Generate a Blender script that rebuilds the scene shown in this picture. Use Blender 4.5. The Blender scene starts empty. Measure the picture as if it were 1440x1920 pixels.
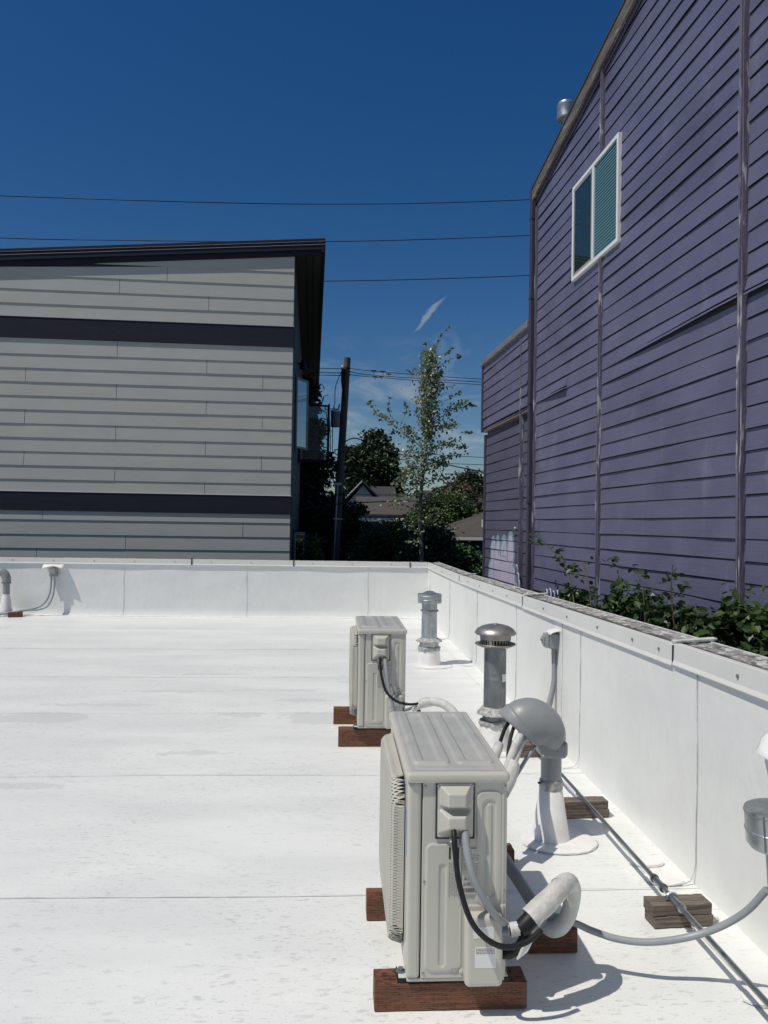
import bpy, bmesh, math, random
import numpy as np
from mathutils import Vector, Matrix
random.seed(7); rng = np.random.default_rng(7)
S = bpy.context.scene
col = S.collection
R = math.radians

# ------------------------------------------------------------------ camera
cam_d = bpy.data.cameras.new("camera"); cam = bpy.data.objects.new("camera", cam_d); col.objects.link(cam)
cam_d.sensor_fit = 'VERTICAL'; cam_d.sensor_height = 36; cam_d.lens = 36 * 1450 / 1920
cam_d.clip_start = .05; cam_d.clip_end = 2000
cR = Vector((0.99819238, -0.0580672, 0.01549751)); cU = Vector((-0.01637065, -0.01459115, 0.99975952)); cF = Vector((0.05782711, 0.99820604, 0.01551537))
cam.matrix_world = Matrix(((cR.x, cU.x, -cF.x, 0), (cR.y, cU.y, -cF.y, 0), (cR.z, cU.z, -cF.z, 1.6), (0, 0, 0, 1)))
S.camera = cam

# ------------------------------------------------------------------ world, sun, exposure
SUN = Vector((-.50, -.24, 1)).normalized()
S.view_settings.view_transform = 'Standard'; S.view_settings.look = 'None'
S.view_settings.exposure = 0.17; S.view_settings.gamma = 1
W = bpy.data.worlds.new("World"); S.world = W; W.use_nodes = True
def build_world():
    nt = W.node_tree; nt.nodes.clear()
    N = lambda t, **k: _mk(nt, t, **k)
    sky = N('ShaderNodeTexSky'); sky.sky_type = 'NISHITA'; sky.sun_disc = False
    sky.sun_elevation = math.asin(SUN.z); sky.sun_rotation = math.atan2(SUN.x, SUN.y)
    sky.altitude = 900; sky.air_density = 1.3; sky.dust_density = 0.6; sky.ozone_density = 6.0
    hs = N('ShaderNodeHueSaturation'); hs.inputs['Hue'].default_value = .507; hs.inputs['Saturation'].default_value = 1.30; hs.inputs['Value'].default_value = 1.0
    nt.links.new(sky.outputs[0], hs.inputs['Color'])
    tc = N('ShaderNodeTexCoord'); D = tc.outputs['Generated']
    def dot(v, c=0.0):
        n = N('ShaderNodeVectorMath', operation='DOT_PRODUCT'); nt.links.new(D, n.inputs[0]); n.inputs[1].default_value = v
        return _m(nt, 'ADD', n.outputs['Value'], c)
    # thin cirrus low in the sky
    mp = N('ShaderNodeMapping'); nt.links.new(D, mp.inputs[0]); mp.inputs['Scale'].default_value = (9, 9, 26); mp.inputs['Rotation'].default_value = (0, R(28), 0)
    no = N('ShaderNodeTexNoise'); nt.links.new(mp.outputs[0], no.inputs['Vector']); no.inputs['Scale'].default_value = 1.2; no.inputs['Detail'].default_value = 8; no.inputs['Roughness'].default_value = .62; no.inputs['Distortion'].default_value = .8
    a = _ramp(nt, no.outputs[0], .46, .78)
    z = dot((0, 0, 1))
    b = _m(nt, 'MULTIPLY', _ramp(nt, z, .26, .12), _ramp(nt, z, -.02, .03))
    cir = _m(nt, 'MULTIPLY', _m(nt, 'MULTIPLY', a, b), .75)
    # one short streak
    def streak(u0, v0, ang, lu, lv, k):
        fwd = Vector((.11, 1, .26)).normalized(); rt = Vector((1, 0, 0)); 
        ca, sa = math.cos(ang), math.sin(ang)
        U = (ca, 0, sa); V = (-sa, 0, ca)
        uu = dot(U, -(u0 * ca + v0 * sa)); vv = dot(V, -(-u0 * sa + v0 * ca))
        nn = N('ShaderNodeTexNoise'); nt.links.new(D, nn.inputs['Vector']); nn.inputs['Scale'].default_value = 34; nn.inputs['Detail'].default_value = 5
        vv = _m(nt, 'ADD', vv, _m(nt, 'MULTIPLY', _m(nt, 'SUBTRACT', nn.outputs[0], .5), lv * 6.5))
        e = _m(nt, 'ADD', _m(nt, 'POWER', _m(nt, 'ABSOLUTE', _m(nt, 'DIVIDE', uu, lu)), 2), _m(nt, 'POWER', _m(nt, 'ABSOLUTE', _m(nt, 'DIVIDE', vv, lv)), 2))
        return _m(nt, 'MULTIPLY', _ramp(nt, e, 1.6, .0), k)
    st = streak(.108, .264, R(49), .026, .0030, .50)
    st2 = streak(.128, .205, R(72), .040, .014, .13)
    cl = _m(nt, 'MINIMUM', _m(nt, 'ADD', _m(nt, 'ADD', cir, st), st2), .8)
    mx = N('ShaderNodeMixRGB'); nt.links.new(cl, mx.inputs[0]); nt.links.new(hs.outputs[0], mx.inputs[1]); mx.inputs[2].default_value = (6.3, 7.0, 7.8, 1)
    bg = N('ShaderNodeBackground'); nt.links.new(mx.outputs[0], bg.inputs[0]); bg.inputs[1].default_value = .05
    out = N('ShaderNodeOutputWorld'); nt.links.new(bg.outputs[0], out.inputs[0])
def _mk(nt, t, **k):
    n = nt.nodes.new(t)
    for a, b in k.items(): setattr(n, a, b)
    return n
def _m(nt, op, a, b=0.0, c=None):
    n = nt.nodes.new('ShaderNodeMath'); n.operation = op
    for i, v in enumerate((a, b) if c is None else (a, b, c)):
        if isinstance(v, (int, float)): n.inputs[i].default_value = v
        else: nt.links.new(v, n.inputs[i])
    return n.outputs[0]
def _ramp(nt, v, lo, hi, a=0.0, b=1.0):
    n = nt.nodes.new('ShaderNodeMapRange'); n.interpolation_type = 'SMOOTHSTEP'
    nt.links.new(v, n.inputs[0])
    if lo > hi: lo, hi, a, b = hi, lo, b, a
    n.inputs[1].default_value = lo; n.inputs[2].default_value = hi; n.inputs[3].default_value = a; n.inputs[4].default_value = b
    return n.outputs[0]
build_world()
sun_d = bpy.data.lights.new("sun", 'SUN'); sun = bpy.data.objects.new("sun", sun_d); col.objects.link(sun)
sun_d.energy = 3.1; sun_d.angle = R(.53); sun_d.color = (1, .95, .86)
sun.rotation_euler = SUN.to_track_quat('Z', 'Y').to_euler(); sun.location = (-6, -6, 14)

# ------------------------------------------------------------------ materials
def mat(name, base, rough=.6, metal=0.0, spec=.5, var=None, vscale=8, vstretch=(1, 1, 1), bump=0.0, bscale=60, bstretch=None, layers=(), detail=6, fn=None, alpha=None, rvar=0):
    """base colour; var = second colour mixed by noise; layers = [(colour, scale, stretch, lo, hi, strength)] stains; bump noise."""
    m = bpy.data.materials.new(name); m.use_nodes = True; nt = m.node_tree
    p = nt.nodes['Principled BSDF']; L = nt.links
    tc = _mk(nt, 'ShaderNodeTexCoord'); P = tc.outputs['Object']
    def noise(scale, stretch, detail=6, rough=.6, off=0, dist=0):
        mp = _mk(nt, 'ShaderNodeMapping'); L.new(P, mp.inputs[0]); mp.inputs['Scale'].default_value = stretch; mp.inputs['Location'].default_value = (off, off * .7, off * 1.3)
        n = _mk(nt, 'ShaderNodeTexNoise'); L.new(mp.outputs[0], n.inputs['Vector']); n.inputs['Scale'].default_value = scale; n.inputs['Detail'].default_value = detail; n.inputs['Roughness'].default_value = rough; n.inputs['Distortion'].default_value = dist
        return n.outputs[0]
    def mix(f, a, b):
        n = _mk(nt, 'ShaderNodeMixRGB')
        if isinstance(f, (int, float)): n.inputs[0].default_value = f
        else: L.new(f, n.inputs[0])
        for i, v in ((1, a), (2, b)):
            if isinstance(v, tuple): n.inputs[i].default_value = (*v[:3], 1)
            else: L.new(v, n.inputs[i])
        return n.outputs[0]
    c = base
    if var is not None: c = mix(_ramp(nt, noise(vscale, vstretch, detail), .32, .68), base, var)
    for k, (lc, sc, stv, lo, hi, f) in enumerate(layers):
        c = mix(_m(nt, 'MULTIPLY', _ramp(nt, noise(sc, stv, 6, .62, 3.1 + 2.7 * k, .3), lo, hi), f), c, lc)
    if fn: c = fn(nt, P, c, mix, noise)
    if isinstance(c, tuple): p.inputs['Base Color'].default_value = (*c[:3], 1)
    else: L.new(c, p.inputs['Base Color'])
    p.inputs['Roughness'].default_value = rough; p.inputs['Metallic'].default_value = metal
    if rvar: L.new(_ramp(nt, noise(14, (1, 1, 1)), .3, .7, rough - rvar, rough + rvar), p.inputs['Roughness'])
    p.inputs['Specular IOR Level'].default_value = spec
    if bump:
        b = _mk(nt, 'ShaderNodeBump'); b.inputs['Strength'].default_value = 1; b.inputs['Distance'].default_value = bump
        L.new(noise(bscale, bstretch or (1, 1, 1)), b.inputs['Height']); L.new(b.outputs[0], p.inputs['Normal'])
    if alpha is not None: p.inputs['Alpha'].default_value = alpha
    return m

def roof_fn(nt, P, c, mix, noise):
    """puddle marks and dirt drawn out along the sheets"""
    L = nt.links
    sp = [(-3.15, 6.62, .33, .17), (-2.45, 6.62, .42, .2), (-1.55, 7.7, .5, .06), (-2.1, 7.1, .55, .06), (-.85, 6.75, .22, .10), (-.12, 6.62, .30, .24), (-.65, 7.75, .5, .06), (-.35, 7.3, .32, .07), (-2.9, 5.75, .35, .06),
          (-1.0, 5.6, .28, .06), (-1.9, 4.9, .2, .06),  (.35, 8.2, .35, .07), (-1.35, 8.6, .4, .05)]
    n1 = _mk(nt, 'ShaderNodeTexNoise'); L.new(P, n1.inputs['Vector']); n1.inputs['Scale'].default_value = 6.5; n1.inputs['Detail'].default_value = 6; n1.inputs['Roughness'].default_value = .68
    wob = _mk(nt, 'ShaderNodeVectorMath', operation='SUBTRACT'); L.new(n1.outputs['Color'], wob.inputs[0]); wob.inputs[1].default_value = (.5, .5, .5)
    wob2 = _mk(nt, 'ShaderNodeVectorMath', operation='MULTIPLY'); L.new(wob.outputs[0], wob2.inputs[0]); wob2.inputs[1].default_value = (.9, .26, 0)
    q = _mk(nt, 'ShaderNodeVectorMath', operation='ADD'); L.new(P, q.inputs[0]); L.new(wob2.outputs[0], q.inputs[1])
    acc = None
    for (x, y, rx, ry) in sp:
        s = _mk(nt, 'ShaderNodeVectorMath', operation='SUBTRACT'); L.new(q.outputs[0], s.inputs[0]); s.inputs[1].default_value = (x, y, 0)
        t = _mk(nt, 'ShaderNodeVectorMath', operation='MULTIPLY'); L.new(s.outputs[0], t.inputs[0]); t.inputs[1].default_value = (1 / rx, 1 / ry, 0)
        l = _mk(nt, 'ShaderNodeVectorMath', operation='LENGTH'); L.new(t.outputs[0], l.inputs[0])
        v = _ramp(nt, l.outputs['Value'], 1.0, .92)
        acc = v if acc is None else _m(nt, 'MAXIMUM', acc, v)
    c = mix(_m(nt, 'MULTIPLY', acc, .55), c, (.58, .59, .58))
    # small debris and scuffs
    d1 = _ramp(nt, noise(46, (.55, 1.5, 1), 3, .5, 11), .60, .66)
    d2 = _ramp(nt, noise(1.1, (1, 1, 1), 3, .5, 5), .40, .62)
    c = mix(_m(nt, 'MULTIPLY', _m(nt, 'MULTIPLY', d1, d2), .40), c, (.36, .35, .32))
    d3 = _ramp(nt, noise(26, (.5, 1.5, 1), 4, .6, 21), .60, .66)
    c = mix(_m(nt, 'MULTIPLY', d3, .34), c, (.46, .46, .44))
    d4 = _ramp(nt, noise(120, (1, 1, 1), 2, .5, 31), .64, .69)
    return mix(_m(nt, 'MULTIPLY', d4, .28), c, (.33, .31, .28))

M = {}
M['roof'] = mat('roof membrane', (.79, .80, .765), .42, var=(.705, .712, .69), vscale=1.3, vstretch=(.5, 1.6, 1), fn=roof_fn, bump=.004, bscale=7, bstretch=(.7, 1.4, 1))
M['wallmem'] = mat('wall membrane', (.785, .795, .765), .45, var=(.75, .755, .73), vscale=2.5, bump=.018, bscale=2.6, bstretch=(1, 1, .6), layers=[((.60, .60, .58), 1.6, (1, 1, .5), .55, .8, .25), ((.62, .62, .6), 5, (3, 3, .5), .62, .8, .35)])
M['seam'] = mat('seam dirt', (.47, .48, .475), .7, layers=[((.74, .745, .735), 5, (1, 1, 1), .40, .60, .9)])
M['patch'] = mat('membrane patch', (.80, .79, .765), .45, var=(.70, .69, .67), vscale=9, bump=.003, bscale=25, layers=[((.55, .54, .52), 18, (1, 1, 1), .66, .75, .4)])
M['flash'] = mat('cream painted metal', (.70, .70, .67), .4, var=(.66, .66, .63), vscale=3, bump=.001, bscale=8, layers=[((.45, .44, .40), 20, (1, 1, .3), .68, .78, .35)])
def moss(nt, P, c, mix, noise):
    sx = _mk(nt, 'ShaderNodeSeparateXYZ'); nt.links.new(P, sx.inputs[0])
    f = _ramp(nt, _m(nt, 'ADD', sx.outputs[0], _m(nt, 'MULTIPLY', _m(nt, 'SUBTRACT', noise(9, (1, .6, 1)), .5), .10)), .005, -.02)
    return mix(_m(nt, 'MULTIPLY', f, .85), c, (.045, .043, .038))
M['coping'] = mat('mossy coping', (.36, .36, .34), .9, var=(.10, .10, .09), vscale=9, vstretch=(1.6, .7, 1), bump=.006, bscale=60, layers=[((.60, .60, .57), 17, (1.4, .6, 1), .50, .60, .85), ((.05, .05, .045), 26, (1, 1, 1), .54, .62, .85)], fn=moss)
M['edge'] = mat('coping edge', (.62, .62, .6), .8, var=(.4, .4, .38), vscale=20, bump=.002)
M['screw'] = mat('dull screw', (.25, .24, .22), .5, metal=.6)
M['acpaint'] = mat('beige enamel', (.515, .50, .44), .34, var=(.49, .478, .42), vscale=4, layers=[((.40, .38, .33), 9, (1, 1, .4), .66, .82, .30)], bump=.0002, bscale=400)
M['acframe'] = mat('beige plastic', (.50, .485, .425), .45, var=(.46, .44, .38), vscale=5)
M['aclid'] = mat('dusty beige enamel', (.44, .435, .40), .38, var=(.385, .385, .365), vscale=6, layers=[((.36, .35, .32), 16, (1, .5, 1), .60, .72, .45), ((.30, .28, .25), 60, (1, 1, 1), .66, .72, .5)], rvar=.1)
M['black'] = mat('black rubber', (.009, .009, .010), .5, spec=.3, var=(.014, .014, .015), vscale=30)
M['dark'] = mat('dark recess', (.02, .022, .026), .6)
M['fin'] = mat('condenser fins', (.10, .12, .16), .5, metal=.4)
M['pvc'] = mat('grey pvc', (.27, .285, .29), .42, var=(.24, .255, .26), vscale=9, layers=[((.42, .42, .41), 30, (1, 1, 1), .66, .75, .4)])
M['pvcpipe'] = mat('grey pvc pipe', (.26, .275, .285), .38, var=(.22, .235, .245), vscale=12, vstretch=(1, 1, .2))
M['conduit'] = mat('grey flexible conduit', (.30, .32, .335), .4, var=(.27, .29, .30), vscale=15)
M['galv'] = mat('galvanised steel', (.44, .47, .48), .42, metal=.75, var=(.30, .325, .335), vscale=16, vstretch=(1, 1, .5), layers=[((.14, .14, .14), 9, (1.5, 1.5, .5), .60, .72, .55)], rvar=.12, bump=.001, bscale=30)
M['galvdark'] = mat('weathered galvanised pipe', (.24, .26, .27), .5, metal=.55, var=(.16, .175, .185), vscale=14, vstretch=(1, 1, .4), layers=[((.36, .38, .38), 5, (1, 1, 1), .55, .6, .5)], rvar=.1)
M['alu'] = mat('brushed steel cap', (.40, .385, .365), .46, metal=.8, var=(.33, .315, .30), vscale=6, rvar=.1)
M['emt'] = mat('steel conduit', (.40, .42, .42), .36, metal=.9, var=(.25, .26, .26), vscale=20, vstretch=(1, .3, 1))
M['sealant'] = mat('grey sealant', (.5, .5, .48), .6, var=(.22, .22, .21), vscale=38, bump=.006, bscale=60)
M['tape'] = mat('white wrap tape', (.62, .61, .58), .45, var=(.47, .46, .43), vscale=14, vstretch=(1, 1, 1), bump=.009, bscale=24, layers=[((.42, .41, .38), 20, (1, 1, 1), .62, .74, .35)])
M['foam'] = mat('white pipe insulation', (.60, .60, .57), .6, var=(.46, .46, .435), vscale=12, bump=.005, bscale=30)
M['foamgrey'] = mat('grey pipe insulation', (.30, .31, .32), .65, var=(.24, .25, .26), vscale=10, bump=.002, bscale=40)
def incise(nt, P, c, mix, noise):
    br = _mk(nt, 'ShaderNodeTexBrick'); mp = _mk(nt, 'ShaderNodeMapping'); mp.inputs['Rotation'].default_value = (R(90), 0, 0); nt.links.new(P, mp.inputs[0]); nt.links.new(mp.outputs[0], br.inputs['Vector'])
    br.inputs['Scale'].default_value = 38; br.inputs['Mortar Size'].default_value = .06; br.inputs['Brick Width'].default_value = 1.1; br.inputs['Row Height'].default_value = .26
    f = _m(nt, 'MULTIPLY', _m(nt, 'MULTIPLY', br.outputs['Fac'], _ramp(nt, noise(70, (.6, 1, 2)), .45, .62)), .8)
    return mix(f, c, (.012, .005, .003))
M['treated'] = mat('brown treated wood', (.195, .074, .034), .65, var=(.105, .038, .019), vscale=7, vstretch=(.5, 6, 12), bump=.002, bscale=60, bstretch=(.3, 3, 6), fn=incise)
M['oldwood'] = mat('weathered wood', (.20, .165, .135), .85, var=(.085, .066, .052), vscale=9, vstretch=(.35, 5, 10), bump=.006, bscale=26, bstretch=(.18, 4, 7), layers=[((.025, .018, .014), 12, (.22, 4, 6), .58, .68, .95), ((.10, .045, .03), 4, (.5, 1, 1), .55, .7, .5)])
M['purple'] = mat('purple paint', (.131, .130, .208), .5, var=(.106, .106, .176), vscale=1.6, bump=.0025, bscale=22, bstretch=(1, .10, 2.6), layers=[((.175, .175, .24), 3.5, (1, 1.4, .35), .56, .76, .7), ((.075, .074, .118), 1.3, (1, .5, .9), .50, .72, .7), ((.26, .26, .31), 30, (1, .4, 1.5), .70, .74, .35)])
def graffiti(nt, P, c, mix, noise):
    L = nt.links
    def blob(items, grow):
        acc = None
        for (y, z, ry, rz) in items:
            s = _mk(nt, 'ShaderNodeVectorMath', operation='SUBTRACT'); L.new(P, s.inputs[0]); s.inputs[1].default_value = (0, y, z)
            t = _mk(nt, 'ShaderNodeVectorMath', operation='MULTIPLY'); L.new(s.outputs[0], t.inputs[0]); t.inputs[1].default_value = (0, 1 / (ry + grow), 1 / (rz + grow))
            l = _mk(nt, 'ShaderNodeVectorMath', operation='LENGTH'); L.new(t.outputs[0], l.inputs[0])
            v = _ramp(nt, l.outputs['Value'], 1.0, .96); acc = v if acc is None else _m(nt, 'MAXIMUM', acc, v)
        return acc
    it = [(y, z + 1.7, ry, rz) for y, z, ry, rz in [(12.10, 1.12, .14, .26), (11.83, 1.16, .12, .24), (11.48, 1.16, .16, .25), (11.12, 1.20, .15, .27), (11.60, .74, .68, .40), (10.98, .72, .2, .30), (12.2, .80, .15, .25)]]
    c = mix(blob(it, .07), c, (.17, .29, .34)); c = mix(blob(it, 0), c, (.46, .42, .52))
    w = _mk(nt, 'ShaderNodeTexVoronoi'); w.feature = 'DISTANCE_TO_EDGE'; mp = _mk(nt, 'ShaderNodeMapping'); mp.inputs['Scale'].default_value = (0, 2.6, 2.2); L.new(P, mp.inputs[0]); L.new(mp.outputs[0], w.inputs['Vector']); w.inputs['Scale'].default_value = 1.0
    cr = _m(nt, 'MULTIPLY', _m(nt, 'MULTIPLY', _ramp(nt, w.outputs['Distance'], .03, .015), blob(it, -.03)), .5)
    return mix(cr, c, (.13, .12, .17))
M['lap'] = mat('painted lap shade', (.006, .006, .010), .9, spec=.1)  # shadow lines at the board laps, put in as near-black edge faces
M['graffiti'] = mat('purple paint with graffiti', (.088, .084, .130), .5, var=(.075, .072, .11), vscale=1.6, bump=.0025, bscale=22, bstretch=(1, .10, 2.6), layers=[((.095, .088, .13), 2.2, (1, .5, .8), .55, .74, .5)], fn=graffiti)
M['spray'] = mat('pale spray paint', (.42, .43, .52), .6)
M['batten'] = mat('peeling batten', (.125, .120, .175), .7, var=(.10, .097, .14), vscale=20, vstretch=(1, 1, .25), bump=.006, bscale=30, bstretch=(1, 1, .3), layers=[((.50, .50, .50), 7, (3, 3, .35), .55, .62, .9), ((.05, .048, .06), 12, (3, 3, .2), .60, .68, .8)])
M['downspout'] = mat('purple downspout', (.055, .048, .080), .45, var=(.045, .04, .065), vscale=6)
M['rake'] = mat('weathered rake board', (.15, .13, .125), .8, var=(.07, .06, .06), vscale=10, vstretch=(1, .3, 2), bump=.006, bscale=20, bstretch=(1, .2, 3), layers=[((.30, .28, .26), 10, (1, .3, 1.5), .58, .68, .7)])
M['shingle'] = mat('dark shingles', (.055, .052, .05), .9, var=(.035, .034, .034), vscale=30, bump=.01, bscale=20)
M['greycap'] = mat('grey metal cap', (.20, .20, .22), .5, var=(.16, .16, .18), vscale=6)
M['greysiding'] = mat('grey fibre cement', (.43, .435, .40), .6, var=(.40, .405, .375), vscale=1.2, vstretch=(1, 1, 2), bump=.0012, bscale=30, bstretch=(.2, .2, 2), layers=[((.34, .35, .335), 2.0, (.6, .6, 2), .58, .8, .35)])
M['sidesiding'] = mat('shaded grey side cladding', (.085, .092, .092), .65, var=(.07, .076, .077), vscale=1.2)  # side wall's shade is put into this colour, far darker than the facade
M['navy'] = mat('dark navy trim', (.012, .013, .026), .6, spec=.25, var=(.016, .017, .031), vscale=5, vstretch=(.3, .3, 4), layers=[((.035, .036, .046), 9, (.25, .25, 4), .62, .74, .4)])
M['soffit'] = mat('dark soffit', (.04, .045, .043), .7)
M['flashline'] = mat('dull flashing', (.42, .42, .44), .4)
M['white'] = mat('white vinyl', (.76, .76, .75), .4)
M['blind'] = mat('pale blinds', (.40, .42, .405), .5)
M['greyframe'] = mat('grey window frame', (.28, .28, .26), .5)
def glass(name, tint, a, rough=.03):
    m = bpy.data.materials.new(name); m.use_nodes = True; nt = m.node_tree; nt.nodes.clear()
    t = _mk(nt, 'ShaderNodeBsdfTransparent'); t.inputs[0].default_value = (*tint, 1)
    g = _mk(nt, 'ShaderNodeBsdfGlossy'); g.inputs['Roughness'].default_value = rough; g.inputs[0].default_value = (.9, .95, .95, 1)
    fr = _mk(nt, 'ShaderNodeFresnel'); fr.inputs[0].default_value = 1.5
    mx = _mk(nt, 'ShaderNodeMixShader'); ge = _mk(nt, 'ShaderNodeNewGeometry'); nt.links.new(_m(nt, 'MULTIPLY', _m(nt, 'MINIMUM', _m(nt, 'ADD', fr.outputs[0], a), 1), _m(nt, 'SUBTRACT', 1, ge.outputs['Backfacing'])), mx.inputs[0]); nt.links.new(t.outputs[0], mx.inputs[1]); nt.links.new(g.outputs[0], mx.inputs[2])
    o = _mk(nt, 'ShaderNodeOutputMaterial'); nt.links.new(mx.outputs[0], o.inputs[0]); return m
M['glass'] = glass('window glass', (.76, .89, .88), .02)
M['screenmesh'] = mat('fine insect screen', (.05, .053, .052), .8, alpha=.55)
M['mirror'] = glass('reflective glass', (.25, .30, .32), .45)
M['screen'] = mat('insect screen', (.10, .11, .11), .8)
M['polewood'] = mat('creosoted pole', (.14, .115, .095), .85, var=(.07, .058, .05), vscale=8, vstretch=(3, 3, .3), bump=.01, bscale=10, bstretch=(3, 3, .2))
M['wire'] = mat('black cable', (.02, .022, .03), .6)
M['bark'] = mat('grey bark', (.16, .15, .13), .85, var=(.09, .085, .075), vscale=10, bump=.01)
M['barkdark'] = mat('dark bark', (.05, .042, .035), .9, var=(.03, .026, .022), vscale=8, bump=.01)
def leafmat(name, a, b, trans=.25, rough=.5):
    m = mat(name, a, rough, spec=.4)
    nt = m.node_tree; p = nt.nodes['Principled BSDF']
    at = _mk(nt, 'ShaderNodeAttribute'); at.attribute_name = 'tone'
    mx = _mk(nt, 'ShaderNodeMixRGB'); nt.links.new(at.outputs['Fac'], mx.inputs[0]); mx.inputs[1].default_value = (*a, 1); mx.inputs[2].default_value = (*b, 1)
    nt.links.new(mx.outputs[0], p.inputs['Base Color'])
    tr = _mk(nt, 'ShaderNodeBsdfTranslucent'); nt.links.new(mx.outputs[0], tr.inputs[0])
    ms = _mk(nt, 'ShaderNodeMixShader'); ms.inputs[0].default_value = trans
    nt.links.new(p.outputs[0], ms.inputs[1]); nt.links.new(tr.outputs[0], ms.inputs[2]); nt.links.new(ms.outputs[0], nt.nodes['Material Output'].inputs[0])
    return m
M['leaf_aspen'] = leafmat('aspen leaves', (.085, .125, .055), (.31, .36, .22), .3, .35)
M['leaf_dark'] = leafmat('dark leaves', (0.026, 0.047, 0.022), (0.069, 0.108, 0.039), .15)
M['leaf_con'] = leafmat('conifer needles', (0.020, 0.032, 0.018), (0.053, 0.073, 0.036), .05)
M['leaf_green'] = leafmat('green leaves', (0.045, 0.081, 0.024), (0.121, 0.173, 0.051), .25)
M['leaf_red'] = leafmat('reddish leaves', (0.056, 0.045, 0.022), (0.120, 0.088, 0.045), .2)
M['leaf_ivy'] = leafmat('ivy leaves', (0.017, 0.049, 0.014), (0.042, 0.105, 0.028), .2)
M['leaf_bramble'] = leafmat('bramble leaves', (.020, .040, .013), (.070, .112, .034), .3, .4)
M['cane'] = mat('bramble cane', (.05, .06, .03), .6, var=(.07, .04, .03), vscale=9)
M['petal'] = mat('white petals', (.7, .68, .7), .6)
M['ground'] = mat('dry grass and earth', (.06, .058, .035), .95, var=(.035, .042, .02), vscale=.6, bump=.02, bscale=4)
M['roofbrown'] = mat('brown asphalt shingles', (.085, .072, .062), .9, var=(.06, .052, .046), vscale=12, vstretch=(1, 1, 3), bump=.01, bscale=20)
M['roofgrey'] = mat('dark grey shingles', (.045, .045, .05), .9, var=(.035, .035, .04), vscale=12, bump=.01, bscale=20)
M['wallwhite'] = mat('white clapboard', (.62, .63, .66), .6)
M['wallgreen'] = mat('dark green wall', (.02, .05, .035), .6, var=(.014, .035, .025), vscale=4)
M['wallbeige'] = mat('beige wall', (.22, .2, .17), .7)
M['label'] = mat('silver label', (.50, .50, .48), .35, metal=.2, var=(.46, .46, .44), vscale=20)
M['sticker'] = mat('white sticker', (.70, .70, .68), .5, layers=[((.35, .35, .34), 40, (1, 1, 1), .66, .72, .5)])
M['ink'] = mat('black print', (.03, .03, .03), .6)
M['inkgrey'] = mat('grey print', (.20, .20, .195), .6)
M['inkred'] = mat('faded red print', (.22, .09, .08), .6)

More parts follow.
